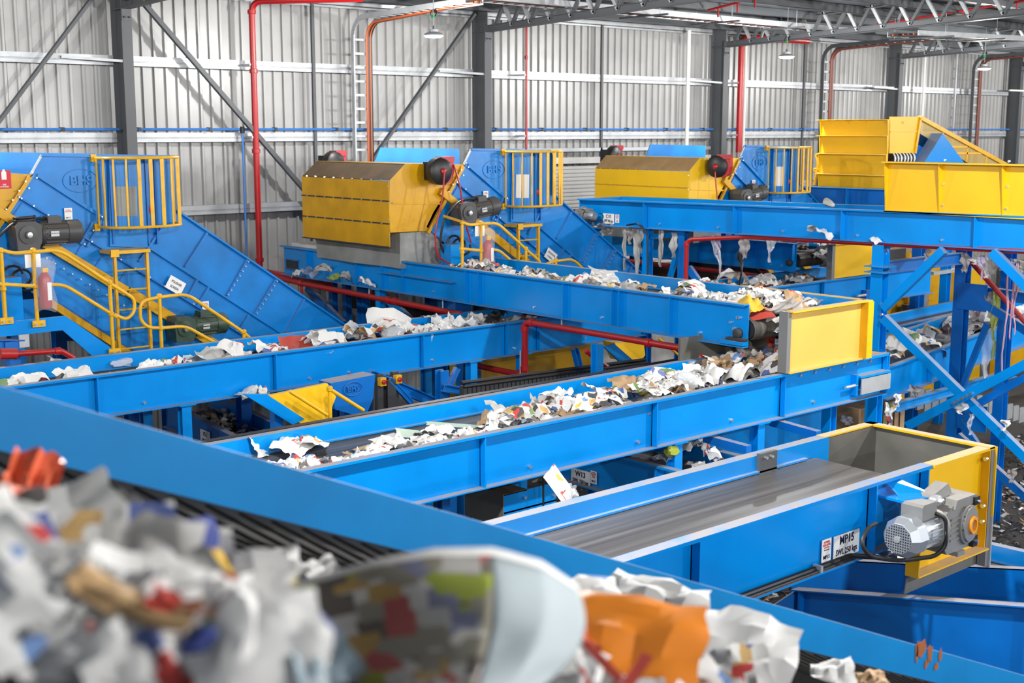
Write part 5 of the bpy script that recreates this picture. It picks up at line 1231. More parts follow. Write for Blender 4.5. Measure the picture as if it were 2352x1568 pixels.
# drop pipe under C10 and the pipe behind it
a = atX(1577, 560, 19.2)
pipe_thing('fire_pipe', [(19.2, a.y, 4.2), (19.2, a.y, atX(1577, 550, 19.2).z), Vector((19.5, a.y - 1.2, 5.47)), Vector((19.55, 8.2, 5.62))], .042, 'red drop pipe with elbow under the high conveyor C10', [((19.2, a.y, atX(1577, 560, 19.2).z), Z)], bend=.15)
a = 21.9
pipe_thing('fire_pipe', [atX(1430, 597, a), atX(1740, 633, a)], .05, 'red pipe below the second newspaper conveyor', [])
pipe_thing('fire_pipe', [atX(1740, 610, 23), atX(1765, 636, 23)], .05, 'short slanting red pipe below the second newspaper conveyor', [])
MB().cyl(atY(0, 812, 17.4), atY(38, 812, 17.4), .075, 10).thing('fire_pipe', 'red', 'thick red pipe fitting at the left edge below the platform', 'pipe', smooth=True)
pipe_thing('fire_pipe', [atY(38, 812, 17.6), atY(140, 805, 17.6), atY(170, 822, 17.6)], .04, 'thin red pipe behind the blue post at the left edge', [(atY(132, 806, 17.6), (1, 0, 0))], bend=.05)
# ================================================================== BELOW THE LEFT CONVEYORS
a = atZ(535, 1003, 2.7); b_ = atX(372, 917, a.x); wd = atZ(668, 983, 2.7).x - a.x
LC = conveyor('belt_conveyor', 'low dark conveyor of crushed containers below the left conveyor', b_, a + (a - b_) * .25, (1, 0, 0), wd, .5, m='blue_deep', belt='belt_dark', head=False, belt_h=-.25)
sign_px_X('load_sign', 472, 1003, a.x + .085, .34, .22, [('FS1', .10, .04, 'ink', .9), ('SWL 250 kgs', .06, -.06, 'ink', .62)], 'dim white sign reading FS1 half hidden by the foreground frame')
r = empty('yellow_chute', 'golden yellow chute with a handrail below the left conveyor', 'chute', atY(690, 955, 13.6))
MB().prism([atY(x, y, 13.6) for x, y in ((600, 912), (752, 880), (772, 911), (752, 962), (690, 972))], (0, .06, 0)).build('chute_plate', 'yellow', r)
for px_ in (640, 730): c = atY(px_, 930, 13.7); MB().box((c.x - .06, 13.7, 0), (c.x + .06, 13.82, c.z)).build('support_leg', 'blue_deep', r)
MB().prism([atY(x, y, 13.55) for x, y in ((560, 905), (612, 905), (700, 962), (672, 975))], (0, .04, 0)).build('chute_side', 'blue', r)
r = empty('handrail', 'yellow handrail corner standing before the golden chute', 'handrail', atY(757, 955, 13.3))
c = atY(757, 893, 13.3); MB().cyl(c, (c.x, c.y, 0), .026, 10).build('post', 'yellow_rail', r, True)
MB().cyl(c, atY(835, 942, 13.3), .024, 10).build('rail', 'yellow_rail', r, True); MB().cyl(atY(665, 898, 13.3), atY(752, 953, 13.3), .022, 10).build('rail', 'yellow_rail', r, True)
MB().lathe(c - Vector((0, 0, .04)), (0, 0, 1), [(.02, 0), (.042, .02), (.042, .06), (.02, .08)], 10).build('ball_joint', 'yellow_rail', r, True)
r = empty('blue_casing', 'dark blue casing with BHS emblem below the left conveyor', 'casing', atY(810, 940, 14.4))
MB().prism([atY(x, y, 14.4) for x, y in ((760, 880), (862, 860), (857, 915), (838, 960), (770, 940))], (0, .3, 0)).build('plate', 'blue_deep', r)
MB().box((atY(790, 900, 14.5).x, 14.5, 0), (atY(835, 900, 14.5).x, 14.62, atY(800, 920, 14.5).z)).build('support_leg', 'blue_deep', r)
c = atY(811, 893, 14.38); n = 28; MB().tube([c + Vector((.15 * math.cos(2 * math.pi * k / n), 0, .095 * math.sin(2 * math.pi * k / n))) for k in range(n)], .006, 5, closed=True).build('emblem_ring', 'blue_deep', r, True)
text('BHS', .11, c + Vector((0, -.005, 0)), XD, ZD, 'blue_deep', r, 'emblem_lettering', extrude=.008)
# pull-cord switches
for i, (px, py) in enumerate(((881, 877), (917, 871))):
    c = atY(px, py, 15.0); r = empty('stop_switch', ['orange emergency switch on the black casing', 'orange emergency switch right of the other one'][i], 'switch', c)
    MB().box((c.x - .05, 15.0, c.z - .06), (c.x + .05, 15.08, c.z + .06)).build('housing', 'yellow_rail', r); MB().box((c.x - .05, 15.08, 0), (c.x + .05, 15.16, c.z + .1)).build('switch_post', 'dark', r); MB().lathe((c.x, 15.0, c.z), (0, -1, 0), [(.035, 0), (.035, .03), (.02, .04)], 10).build('button', 'redplast', r, True)
# dark frames and drag chain below
def ub(p, s, Y, w, h, m, label, nm='frame_bar'):
    if p[0] == s[0]: q_ = atY(*p, Y); return MB().ibeam((q_.x, Y, 0), q_, w, h).thing(nm, m, label, 'beam')
    return MB().ibeam(atY(*p, Y), atY(*s, Y), w, h).thing(nm, m, label, 'beam')
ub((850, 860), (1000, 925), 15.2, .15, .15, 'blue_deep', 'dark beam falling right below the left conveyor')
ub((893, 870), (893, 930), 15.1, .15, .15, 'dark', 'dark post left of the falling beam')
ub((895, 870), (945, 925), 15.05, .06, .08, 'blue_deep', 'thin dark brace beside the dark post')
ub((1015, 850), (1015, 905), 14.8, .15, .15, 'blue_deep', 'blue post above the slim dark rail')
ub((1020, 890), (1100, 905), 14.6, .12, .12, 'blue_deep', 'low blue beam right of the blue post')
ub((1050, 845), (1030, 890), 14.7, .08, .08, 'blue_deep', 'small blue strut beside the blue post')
r = empty('drag_chain', 'grey toothed cable drag chain lying below the left conveyor', 'cable chain', atY(1280, 880, 14.2))
a, c = atY(1060, 893, 14.2), atY(1482, 838, 14.2); d = c - a
for k in range(46):
    p = a + d * (k / 46); MB().box((p.x, 14.15, p.z - .10), (p.x + d.x / 60, 14.25, p.z + .04)).build('chain_link', 'dark', r)
MB().tube([a + Vector((0, 0, .09)), c + Vector((0, 0, .09))], .03, 6).build('hose', 'black', r, True)
MB().tube([a + Vector((0, -.05, .04)), c + Vector((0, -.05, .05))], .025, 6).build('hose', 'black', r, True)
a, c = atY(1080, 800, 17.6), atY(1370, 905, 17.6); MB().box((a.x, 17.6, c.z), (c.x, 18.2, a.z)).thing('dark_hopper', 'yellow_worn_shaded', 'shadowed brownish yellow hopper behind the upright red pipe', 'hopper')
ub((1372, 790), (1372, 850), 14.0, .14, .14, 'blue', 'blue post below the right end of the left conveyor')
ub((1320, 800), (1332, 850), 15.4, .1, .1, 'blue_deep', 'slanting thin post left of the blue plate')
MB().prism([atY(x, y, 14.6) for x, y in ((1388, 796), (1412, 790), (1460, 832), (1432, 838))], (0, .05, 0)).thing('blue_plate', 'blue', 'slanting bright blue plate below the left conveyor end', 'plate')
MB().prism([atY(x, y, 15.2) for x, y in ((1412, 787), (1478, 783), (1482, 815), (1470, 832), (1430, 828))], (0, .3, 0)).thing('yellow_chute', 'yellow', 'small golden chute below the left conveyor end', 'chute')
MB().cyl(atY(1512, 776, 14.4), atY(1562, 818, 14.4), .022, 8).thing('stair_rail', 'yellow_rail', 'thin yellow stair rail below the red pipe', 'rail', smooth=True)
MB().cyl(atY(1345, 805, 14.2), atY(1398, 845, 14.2), .04, 8).thing('red_brace', 'red', 'short dark red diagonal pipe below the left conveyor end', 'pipe', smooth=True)
# behind NC: slatted dark channel and braces
r = empty('slat_channel', 'dark ribbed channel behind the long red fire pipe', 'channel', atX(900, 715, 15.9))
a, c = atX(803, 686, 15.9), atX(1000, 722, 15.9)
for k in range(40):
    p = a + (c - a) * (k / 40); MB().box((15.9, p.y - .05, p.z - .2), (15.96, p.y, p.z + .1)).build('rib', 'dark', r)
MB().bar(a + Vector((0, 0, -.25)), c + Vector((0, 0, -.25)), .06, .06).build('edge', 'galv', r)
for (p, s, lab) in (((705, 660), (790, 745), 'dark blue brace between the red pipe and the left screen'), ((870, 668), (950, 742), 'light blue brace crossing behind the red pipe')):
    MB().bar(atX(*p, 14.6), atX(*s, 14.6), .16, .08, (1, 0, 0)).thing('frame_brace', 'blue_deep' if p[0] < 800 else 'blue', lab, 'brace')
for px, lab in ((797, 'dark blue post behind the long red fire pipe'), (766, 'thin blue post seen against the pale wall')):
    c = atX(px, 690, 15.0); MB().ibeam((15, c.y, 0), (15, c.y, 4.6), .14, .14, .012, (1, 0, 0)).thing('support_post', 'blue_deep', lab, 'post')
a, c = atX(1440, 605, 23.0), atX(1640, 645, 23.0)
r = empty('slat_channel', 'brown ribbed channel below the second newspaper conveyor', 'channel', a)
for k in range(36):
    p = a + (c - a) * (k / 36); MB().box((23, p.y - .08, p.z - .35), (23.05, p.y, p.z + .12)).build('rib', 'card_dark', r)
# ================================================================== BELOW C2: the W13 conveyor
a = atZ(1435, 1051, 3.4); c = atZ(1541, 1085, 3.4); XW = a.x
wd = atZ(1600, 1048, 3.4).x - XW
W13 = conveyor('belt_conveyor', 'low blue conveyor W13 below the middle conveyor', (XW, a.y + 1.6, 3.4), (XW, a.y - 3.0, 3.4), (1, 0, 0), 1.25, .55, stiff=[2.1], head=False)
sign_px_X('load_sign', 1334, 1097, XW + .085, .36, .22, [('W13', .10, .045, 'ink', .95), ('SWL 150 kgs', .072, -.05, 'ink', .78)], 'white sign reading W13 SWL 150 kgs below the middle conveyor')
tagplate(1364, 1096, XW + .085, 'W13', 'small white isolator tag right of the W13 sign', 'X', .9)
a = atZ(1157, 1137, 3.5); c = atX(1072, 1118, a.x)
r = empty('tail_box', 'small open blue box with a bare grey end below the middle conveyor', 'box', (a.x + .5, a.y + .4, 3.0))
MB().box((a.x - .012, a.y - .004, 3.12), (a.x - .001, c.y + .024, 3.51)).build('end_plate', 'grey_in', r)
MB().box((a.x, a.y, 3.12), (a.x + .8, a.y + .02, 3.5)).build('side_plate', 'blue', r); MB().box((a.x, c.y, 3.12), (a.x + .8, c.y + .02, 3.5)).build('side_plate', 'blue', r)
MB().box((a.x, a.y, 3.28), (a.x + .8, c.y, 3.30)).build('belt', 'belt_dark', r)
MB().box((a.x, a.y, 3.49), (a.x + .35, c.y, 3.505)).build('cover', 'hood_dirt', r)
MB().box((a.x, a.y - .06, 3.12), (a.x + .9, a.y, 3.14)).build('ledge', 'blue', r)
b = MB()
for x, z in ((.3, 3.42), (.25, 3.2), (.6, 3.22), (.75, 3.36)): b.cyl((a.x + x, a.y, z), (a.x + x, a.y - .03, z), .02, 8)
b.build('bolts', 'chrome', r, True, kind='stuff')
for px in (1248,): c = atY(px, 1120, a.y - .1); MB().cyl((c.x, c.y, 3.0), (c.x, c.y, 3.75), .012, 6).thing('drop_cable', 'black', 'thin black cable hanging before the small blue box', 'cable', smooth=True)
# ties under C2 towards the right
for (p, s, lab) in (((1620, 1005), (1720, 1032), 'dark tie bar left of the right C2 leg'), ((1772, 968), (1880, 998), 'dark tie bar right of the right C2 leg')):
    X_ = atY(*p, 10.4).x; MB().bar(atX(*p, X_), atX(*s, X_), .10, .10).thing('tie_bar', 'blue_deep', lab, 'beam')
for px, lab in ((1905, 'blue leg below the end of the middle conveyor'), (2010, 'blue leg at the very end of the middle conveyor')):
    c = atY(px, 930, 10.4); MB().ibeam((c.x, 10.4, 0), (c.x, 10.4, 3.69), .15, .15, .012, (1, 0, 0)).thing('support_post', 'blue', lab, 'post')
a, c = atY(1560, 1035, 11.2), atY(1900, 975, 11.2); MB().box((a.x, 11.2, a.z - .3), (c.x, 11.25, a.z + .1)).thing('steel_plate', 'blue', 'blue frame plate seen under the middle conveyor', 'frame')
# ================================================================== WASTE
def crumple(seed, n=7, amp=.10, fold=0.0, aspect=1.0, rag=.08):
    rnd = random.Random(seed); k = rnd.uniform(3, 6); off = Vector((seed * 3.1, seed * 1.7, 0)); cr = []
    for _ in range(4): a = rnd.uniform(0, math.pi); cr.append((math.cos(a), math.sin(a), rnd.uniform(-.3, .3), rnd.uniform(-1, 1)))
    bend = rnd.uniform(-1, 1) * fold
    def fn(u, v):
        x, y = u - .5, v - .5
        e = max(abs(x), abs(y)) * 2
        jx = noise.noise(Vector((u * 3, v * 3, 0)) + off) * rag * e; jy = noise.noise(Vector((u * 3, v * 3, 5)) + off) * rag * e
        z = sum(w_ * abs(x * c + y * s - d) for c, s, d, w_ in cr) * amp * 1.6 + noise.noise(Vector((x * k, y * k, seed))) * amp
        z += bend * x * x * 1.6
        return Vector(((x + jx) * aspect, y + jy, z))
    b = MB().grid(fn, n + 2, n + 2); zm = min(v.z for v in b.v)
    for v in b.v: v.z -= zm
    return b
def ball(seed):
    b = MB(); off = Vector((seed * 2.3, seed, 7)); nu, nv = 12, 8
    def fn(u, v):
        th, ph = 2 * math.pi * u, math.pi * v
        d = Vector((math.cos(th) * math.sin(ph), math.sin(th) * math.sin(ph), math.cos(ph)))
        r_ = .42 * (1 + .45 * noise.noise(d * 1.8 + off) + .25 * abs(noise.noise(d * 4.5 + off)))
        return Vector((d.x * r_, d.y * r_ * .8, d.z * r_ * .6 + .25))
    return b.grid(fn, nu, nv)
def can(seed):
    b = MB(); b.lathe((-.3, 0, .2), (1, 0, 0), [(.17, 0), (.2, .03), (.2, .55), (.12, .66), (.12, .72)], 12)
    rnd = random.Random(seed)
    for v in b.v: v += Vector((0, rnd.uniform(-.02, .02), rnd.uniform(-.02, .02)))
    return b
def strip_(seed):
    return MB().grid(lambda u, v: Vector(((u - .5) * 1.1, (v - .5) * .28, .10 * math.sin(u * 3 + seed) + .03 * noise.noise(Vector((u * 5, v * 5, seed))) + .1)), 10, 2)
SHAPES = {}
_sh = [('sheet', lambda s: crumple(s, 8, .22, .6)), ('flat', lambda s: crumple(s, 5, .07, .2, 1.35, .03)), ('wad', ball), ('bent', lambda s: crumple(s, 7, .24, .8, 1.2)), ('tube', can), ('strip', strip_)]
for kind, fnn in _sh: SHAPES[kind] = [fnn(i * 7 + len(kind)).mesh('waste_' + kind, True) for i in range(6 if kind in ('sheet', 'bent', 'wad') else 3)]
_cache = {}
def scrap(loc, size, kind, pm, label, group, name='paper_scrap', rot=None, cat='paper', idx=None, sz=None):
    i = random.randrange(len(SHAPES[kind])) if idx is None else idx % len(SHAPES[kind])
    key = (kind, i, pm)
    if key not in _cache:
        me = SHAPES[kind][i].copy(); me.materials.clear(); me.materials.append(P[pm]); _cache[key] = me
    o = bpy.data.objects.new(name, _cache[key]); COL.objects.link(o); o.location = loc
    o.scale = sz if sz else (size * random.uniform(.8, 1.2), size * random.uniform(.7, 1.1), size * random.uniform(.7, 1.2))
    o.rotation_euler = rot if rot else (random.uniform(-.45, .45), random.uniform(-.45, .45), random.uniform(0, 6.28))
    tag(o, label, cat, group); return o
KINDS = [('white', 'sheet', 'white crumpled paper', 3.2), ('news', 'sheet', 'grey newspaper scrap', 5), ('mag', 'bent', 'printed magazine page', 9), ('leaf', 'sheet', 'pale printed leaflet', 5),
         ('card', 'sheet', 'torn brown cardboard', 2.6), ('grey', 'sheet', 'grey paper', 2), ('plastic', 'wad', 'crumpled plastic film', .9), ('red', 'flat', 'red printed scrap', .6),
         ('mag', 'tube', 'crushed printed container', .5), ('cyan', 'bent', 'pale blue paper', .5), ('black', 'sheet', 'black plastic scrap', .6), ('yellow', 'bent', 'yellow wrapper', .08), ('white', 'bent', 'curled white paper', 1.6)]
def pick(ks=KINDS):
    t = random.uniform(0, sum(k[3] for k in ks))
    for k in ks:
        t -= k[3]
        if t <= 0: return k
    return ks[-1]
NM = {'card': 'cardboard_scrap', 'plastic': 'plastic_scrap', 'black': 'plastic_scrap', 'yellow': 'wrapper', 'news': 'newspaper_scrap', 'leaf': 'leaflet', 'mag': 'magazine_page', 'red': 'printed_scrap', 'dirty': 'plastic_scrap'}
def heap(c, s0, s1, t0, t1, n, size, where, h0=0.02, h1=.12, ks=KINDS):
    """scatter single scraps on a conveyor; a sub-layer of shreds is one stuff object"""
    for _ in range(n):
        s = random.uniform(s0, s1); t = min(max(random.gauss((t0 + t1) / 2, (t1 - t0) / 3.2), t0), t1)
        pm, kd, lab, _w = pick(ks)
        nm = 'crushed_container' if kd == 'tube' else NM.get(pm, 'paper_scrap')
        sz_ = size * random.uniform(.65, 1.3)
        scrap(c.P(s, t, c.bz + random.uniform(h0, h1)), sz_, kd, pm, f'{lab} {where}', f'{lab} pieces {where}', nm, cat={'card': 'cardboard', 'plastic': 'plastic', 'black': 'plastic'}.get(pm, 'paper'))
def shreds(fn, n, size, mats, label):
    """small bits nobody could count: one stuff object"""
    b = MB(); b.uv = []
    for _ in range(n):
        p = Vector(fn()); a, e = random.uniform(0, 6.28), random.uniform(-.7, .7); s = size * random.uniform(.4, 1.3)
        x = Vector((math.cos(a), math.sin(a), random.uniform(-.5, .5))) * s; y = Vector((-math.sin(a), math.cos(a), e)) * s * random.uniform(.4, .9)
        o = len(b.v); m_ = x * .1 + Vector((0, 0, s * random.uniform(-.3, .3)))
        b.v += [p - x - y, p + x - y + m_, p + x + y, p - x + y + m_]; b.f.append((o, o + 1, o + 2, o + 3))
        b.uv += [(0, 0), (.3, 0), (.3, .3), (0, .3)]
    me = b.mesh('waste_shreds')
    for m_ in mats: me.materials.append(P[m_])
    for p in me.polygons: p.material_index = random.randrange(len(mats))
    o = bpy.data.objects.new('waste_shreds', me); COL.objects.link(o); tag(o, label, 'waste', None, 'stuff'); return o
def bed(c, s0, s1, t0, t1, n, size, label, h=.06, mats=('white', 'news', 'card', 'grey', 'mag', 'white', 'black', 'leaf')):
    def fn():
        s = random.uniform(s0, s1); t = min(max(random.gauss((t0 + t1) / 2, (t1 - t0) / 3.4), t0), t1)
        return c.P(s, t, c.bz + random.uniform(.005, h))
    return shreds(fn, n, size, mats, label)
# middle conveyor C2
sC2 = lambda px: atY(px, 1000, 10.6).x - 3.0
w_ = 'heaped on the middle conveyor'
bed(C2, 2.6, 10.9, .22, .85, 700, .07, 'small paper shreds bedded along the middle conveyor', .09)
heap(C2, 3.0, 6.2, .28, .75, 46, .26, w_, .03, .14)
heap(C2, 6.2, 9.4, .28, .95, 66, .28, w_, .04, .24)
heap(C2, 9.4, 12.2, .30, 1.25, 34, .33, 'on the middle conveyor beside the pale yellow box', .05, .28)
def on(c_, px, py, h, Y=None):
    """point above a conveyor's belt seen at a pixel"""
    d = ray(px, py); t = (c_.P(0, 0, c_.bz + h).z - CZ) / d.z; return Vector((d.x * t, d.y * t, CZ + d.z * t))
def special(c_, px, py, h, sz, kind, pm, label, rot, name, cat, idx=0):
    sz = (sz[0] * .85, sz[1] * .85, sz[2] * .55); h *= .75
    return scrap(on(c_, px, py, h), 1, kind, pm, label, None, name, rot, cat, idx, sz)
special(C2, 1052, 977, .2, (.62, .15, .06), 'flat', 'green', 'long pale green card strip on the middle conveyor', (.12, .1, -.62), 'card_strip', 'card')
special(C2, 945, 996, .14, (.30, .24, .06), 'flat', 'green', 'short pale green card on the middle conveyor', (.25, .15, -.5), 'card_strip', 'card', 1)
special(C2, 885, 1005, .12, (.36, .16, .05), 'flat', 'white', 'flat white card on the middle conveyor', (.1, 0, .2), 'card_strip', 'card', 2)
special(C2, 855, 1022, .12, (.5, .1, .06), 'flat', 'card', 'narrow brown cardboard strip near the foreground frame', (.1, 0, .25), 'cardboard_strip', 'cardboard')
special(C2, 590, 1030, .16, (.30, .28, .3), 'bent', 'leaf', 'upright white carton at the left end of the middle conveyor', (.9, .2, .5), 'carton', 'carton', 1)
special(C2, 672, 1035, .1, (.42, .42, .4), 'sheet', 'leaf', 'crumpled printed leaflet at the left end of the middle conveyor', (.3, -.2, .4), 'leaflet', 'paper', 2)
special(C2, 720, 1025, .12, (.5, .35, .4), 'bent', 'mag', 'brownish magazine page near the foreground frame', (.2, .1, 1.0), 'magazine_page', 'paper', 3)
special(C2, 1380, 905, .22, (.8, .26, .5), 'bent', 'white', 'long white crumpled sheet on the middle conveyor heap', (.2, .2, .35), 'paper_sheet', 'paper', 1)
special(C2, 1225, 960, .2, (.40, .36, .5), 'sheet', 'leaf', 'red-lettered paper bag on the middle conveyor', (.4, .2, .3), 'paper_bag', 'paper', 4)
special(C2, 1200, 950, .16, (.3, .26, .4), 'bent', 'card', 'folded brown cardboard on the middle conveyor heap', (.3, .3, 1.2), 'cardboard_piece', 'cardboard', 2)
special(C2, 1430, 895, .2, (.34, .32, .5), 'sheet', 'blue', 'dark blue printed page on the middle conveyor heap', (.5, .4, .3), 'magazine_page', 'paper', 1)
special(C2, 1553, 878, .2, (.20, .16, .3), 'wad', 'yellow', 'orange-yellow drink container on the middle conveyor', (.2, .1, .2), 'drink_container', 'container', 1)
special(C2, 1565, 893, .14, (.25, .1, .25), 'bent', 'red', 'red film below the orange container', (.2, .4, .8), 'plastic_film', 'plastic', 1)
special(C2, 1625, 865, .18, (.62, .5, .8), 'sheet', 'grey', 'brown-grey plastic bag on the middle conveyor', (.25, .1, .3), 'plastic_bag', 'plastic', 3)
special(C2, 1675, 845, .24, (.75, .36, .3), 'bent', 'news', 'large open newspaper before the pale yellow box', (.55, .2, -.35), 'newspaper', 'newspaper', 2)
special(C2, 1700, 868, .16, (.6, .4, .6), 'sheet', 'white', 'large white paper before the pale yellow box', (.2, .2, .1), 'paper_sheet', 'paper', 5)
special(C2, 1618, 838, .2, (.25, .2, .35), 'bent', 'card', 'brown printed bag before the pale yellow box', (.8, .2, .9), 'paper_bag', 'paper', 4)
special(C2, 1760, 838, .2, (.4, .26, .3), 'flat', 'lime', 'dark green leaflet before the pale yellow box', (.5, .1, -.3), 'leaflet', 'paper', 0)
special(C2, 1480, 905, .16, (.42, .3, .45), 'tube', 'lime', 'green tin on the middle conveyor heap', (0, .1, .1), 'tin', 'tin', 0)
# left conveyor C1
w_ = 'on the left conveyor'
bed(C1, 4.0, 14.4, .3, 1.05, 420, .07, 'small paper shreds along the left conveyor', .05)
heap(C1, 5.0, 9.5, .3, .8, 34, .36, w_, .0, .10)
heap(C1, 9.5, 14.2, .3, .95, 44, .42, w_, .02, .16)
special(C1, 20, 862, .08, (1.1, .6, .3), 'flat', 'card', 'large flat cardboard box at the left end of the left conveyor', (.15, 0, .1), 'cardboard_box', 'cardboard', 1)
special(C1, 140, 842, .12, (.5, .3, .4), 'bent', 'white', 'big white folded paper on the left conveyor', (.9, .3, .3), 'paper_sheet', 'paper', 2)
special(C1, 170, 858, .06, (.6, .25, .3), 'sheet', 'red', 'red printed packaging on the left conveyor', (.1, 0, .1), 'packaging', 'packaging', 1)
special(C1, 280, 842, .1, (.5, .35, .4), 'wad', 'plastic', 'puffed clear plastic bag on the left conveyor', (0, 0, .2), 'plastic_bag', 'plastic', 1)
special(C1, 545, 802, .1, (.45, .3, .4), 'bent', 'card', 'crushed brown carton on the left conveyor', (.4, .2, .5), 'carton', 'carton', 3)
special(C1, 640, 796, .1, (.6, .35, .5), 'sheet', 'white', 'crumpled white paper heap on the left conveyor', (.2, .1, .2), 'paper_sheet', 'paper', 3)
special(C1, 735, 782, .12, (.75, .4, .3), 'flat', 'leaf', 'white brochure with a red edge on the left conveyor', (.55, .1, -.2), 'brochure', 'paper', 2)
special(C1, 800, 765, .2, (.42, .25, .7), 'wad', 'plastic', 'standing bubble wrap on the left conveyor', (.3, .2, .3), 'bubble_wrap', 'plastic', 2)
special(C1, 890, 752, .22, (.75, .55, .6), 'bent', 'leaf', 'large printed newspaper page on the left conveyor', (.75, .25, -.4), 'newspaper', 'newspaper', 5)
special(C1, 1000, 745, .14, (.7, .4, .6), 'sheet', 'leaf', 'crumpled pale printed paper on the left conveyor', (.35, .2, .3), 'paper_sheet', 'paper', 1)
special(C1, 1075, 735, .14, (.5, .35, .6), 'sheet', 'mag', 'greenish printed packaging on the left conveyor', (.3, .2, .3), 'packaging', 'packaging', 4)
# newspaper conveyor NC
sN = lambda px: 23.1 - atX(px, 640, 14.4).y
w_ = 'on the newspaper conveyor'
bed(NC, 4.5, NC.L - .1, .3, 1.3, 380, .07, 'small paper shreds along the newspaper conveyor', .06)
heap(NC, 5.0, 10.8, .35, 1.0, 52, .30, w_, .02, .12)
heap(NC, 11.0, NC.L + .05, .35, 1.45, 40, .32, 'piled at the head of the newspaper conveyor', .0, .2)
special(NC, 1385, 640, .2, (.55, .42, .4), 'bent', 'news', 'standing newspaper page in the middle of the newspaper conveyor', (.9, .2, -.3), 'newspaper', 'newspaper', 2)
special(NC, 1590, 676, .16, (.5, .4, .4), 'bent', 'news', 'curled newspaper page with a headline on the newspaper conveyor', (.85, .1, -.2), 'newspaper', 'newspaper', 5)
special(NC, 1030, 603, .14, (.8, .5, .6), 'sheet', 'grey', 'grey crumpled paper heap below the middle hood', (.3, .1, .3), 'paper_heap', 'paper', 2)
special(NC, 1460, 662, .12, (.3, .25, .3), 'bent', 'white', 'small white paper triangle on the newspaper conveyor', (.8, .1, .2), 'paper_scrap', 'paper', 0)
for i in range(14):
    p = NC.P(NC.L + random.uniform(-.1, .28), random.uniform(.5, 1.5), random.uniform(-.5, -.15)); pm = random.choice(['white', 'leaf', 'news', 'white', 'card'])
    scrap(p, .38, random.choice(['sheet', 'bent']), pm, 'paper tumbling over the head pulley beside the pale yellow box', 'papers falling from the newspaper conveyor')
scrap(atX(1762, 775, 14.6), .2, 'bent', 'red', 'red scrap stuck on the turning head pulley', None, rot=(1.3, .2, .3), sz=(.25, .3, .2))
# second newspaper conveyor and cross conveyor
heap(NC2, 4.9, NC2.L, .5, 1.5, 24, .34, 'piled at the head of the second newspaper conveyor', .0, .22)
for i in range(10):
    p = NC2.P(NC2.L + random.uniform(0, .5), random.uniform(.6, 1.5), random.uniform(-.6, -.1)); scrap(p, .36, random.choice(['sheet', 'bent']), random.choice(['white', 'leaf', 'news']), 'paper falling beside the smaller yellow box', 'papers falling from the second newspaper conveyor')
heap(C5, 1.5, 5.3, .3, 1.2, 30, .40, 'on the cross conveyor below the smaller yellow box', .02, .2)
special(C5, 1865, 640, .3, (.7, .5, .3), 'flat', 'card', 'brown cardboard box flap before the smaller yellow box', (.5, .2, .7), 'cardboard_flap', 'cardboard', 0)
# right conveyors
heap(C9, .5, 6.5, .3, 1.1, 34, .42, 'on the rising conveyor at right', .03, .25)
scrap(C9.P(4.6, .7, .15), 1, 'wad', 'coral', 'bright orange bag on the rising conveyor at right', None, 'plastic_bag', (0, .2, .3), 'plastic', 1, (.8, .55, .5))
scrap(C9.P(4.3, .4, .02), 1, 'wad', 'white', 'white bag below the orange bag at right', None, 'plastic_bag', (0, 0, .3), 'plastic', 2, (.8, .5, .5))
bed(C8, .3, 6, .2, .5, 160, .08, 'white crumbs along the narrow conveyor at right', .03, ('white', 'white', 'grey'))
heap(C11, 1.0, 6.5, .3, 1.2, 26, .30, 'on the low conveyor at the right edge', .0, .1, [('white', 'sheet', 'white paper', 4), ('leaf', 'sheet', 'pale leaflet', 1)])
heap(W13, .8, 3.6, .25, 1.0, 12, .30, 'on conveyor W13', .05, .3)
special(W13, 1540, 1048, .5, (.4, .3, .6), 'wad', 'lime', 'lime green bag on conveyor W13', (.2, .2, .3), 'plastic_bag', 'plastic', 1)
scrap(atY(1284, 1114, 9.3), 1, 'flat', 'leaf', 'printed carton leaning between the small box and the W13 sign', None, 'carton', (1.2, -.5, .2), 'carton', 1, (.16, .4, .1))
scrap(atY(1310, 1142, 9.2), 1, 'bent', 'plastic', 'clear plastic film below the W13 sign', None, 'plastic_film', (1.2, .4, .2), 'plastic', 1, (.16, .26, .15))
LCK = [('black', 'sheet', 'dark crushed plastic', 3), ('dirty', 'wad', 'dirty crushed bottle', 4), ('grey', 'tube', 'crushed grey can', 2), ('lime', 'tube', 'green bottle', .5), ('white', 'sheet', 'white scrap', 1)]
bed(LC, .2, LC.L, .2, .8, 300, .06, 'dark crumbs along the low conveyor of containers', .08, ('dirty', 'black', 'grey', 'white', 'card'))
heap(LC, .5, LC.L * .85, .2, .8, 34, .17, 'on the low dark conveyor of containers', .02, .16, LCK)
# litter on ledges
def litter(p, label, pm='white', kind='sheet', s=.22, name='paper_scrap'): return scrap(p, s, kind, pm, label, None, name)
litter(atY(578, 910, 15.8), 'white rags caught on the lower flange of the left conveyor', 'white', 'wad', .3, 'rag'); litter(atY(600, 905, 15.8), 'printed paper caught on the lower flange of the left conveyor', 'leaf'); litter(atY(560, 912, 15.8), 'blue and black film caught on the left conveyor flange', 'cyan', 'bent', .2, 'plastic_film')
for px, py, pm, lab in ((690, 634, 'white', 'white paper on the tail flange of the newspaper conveyor'), (742, 628, 'leaf', 'folded leaflet on the tail flange of the newspaper conveyor'), (762, 642, 'lime', 'green leaflet on the red pipe stub'), (793, 643, 'grey', 'grey paper on the newspaper conveyor flange'), (842, 658, 'white', 'torn white paper by the red pipe hanger'), (716, 634, 'plastic', 'clear film on the tail flange')):
    litter(atX(px, py, 13.72), lab, pm, 'bent', .28)
litter(atX(1620, 648, 15.6), 'small white carton on the far rail of the newspaper conveyor', 'leaf', 'wad', .2)
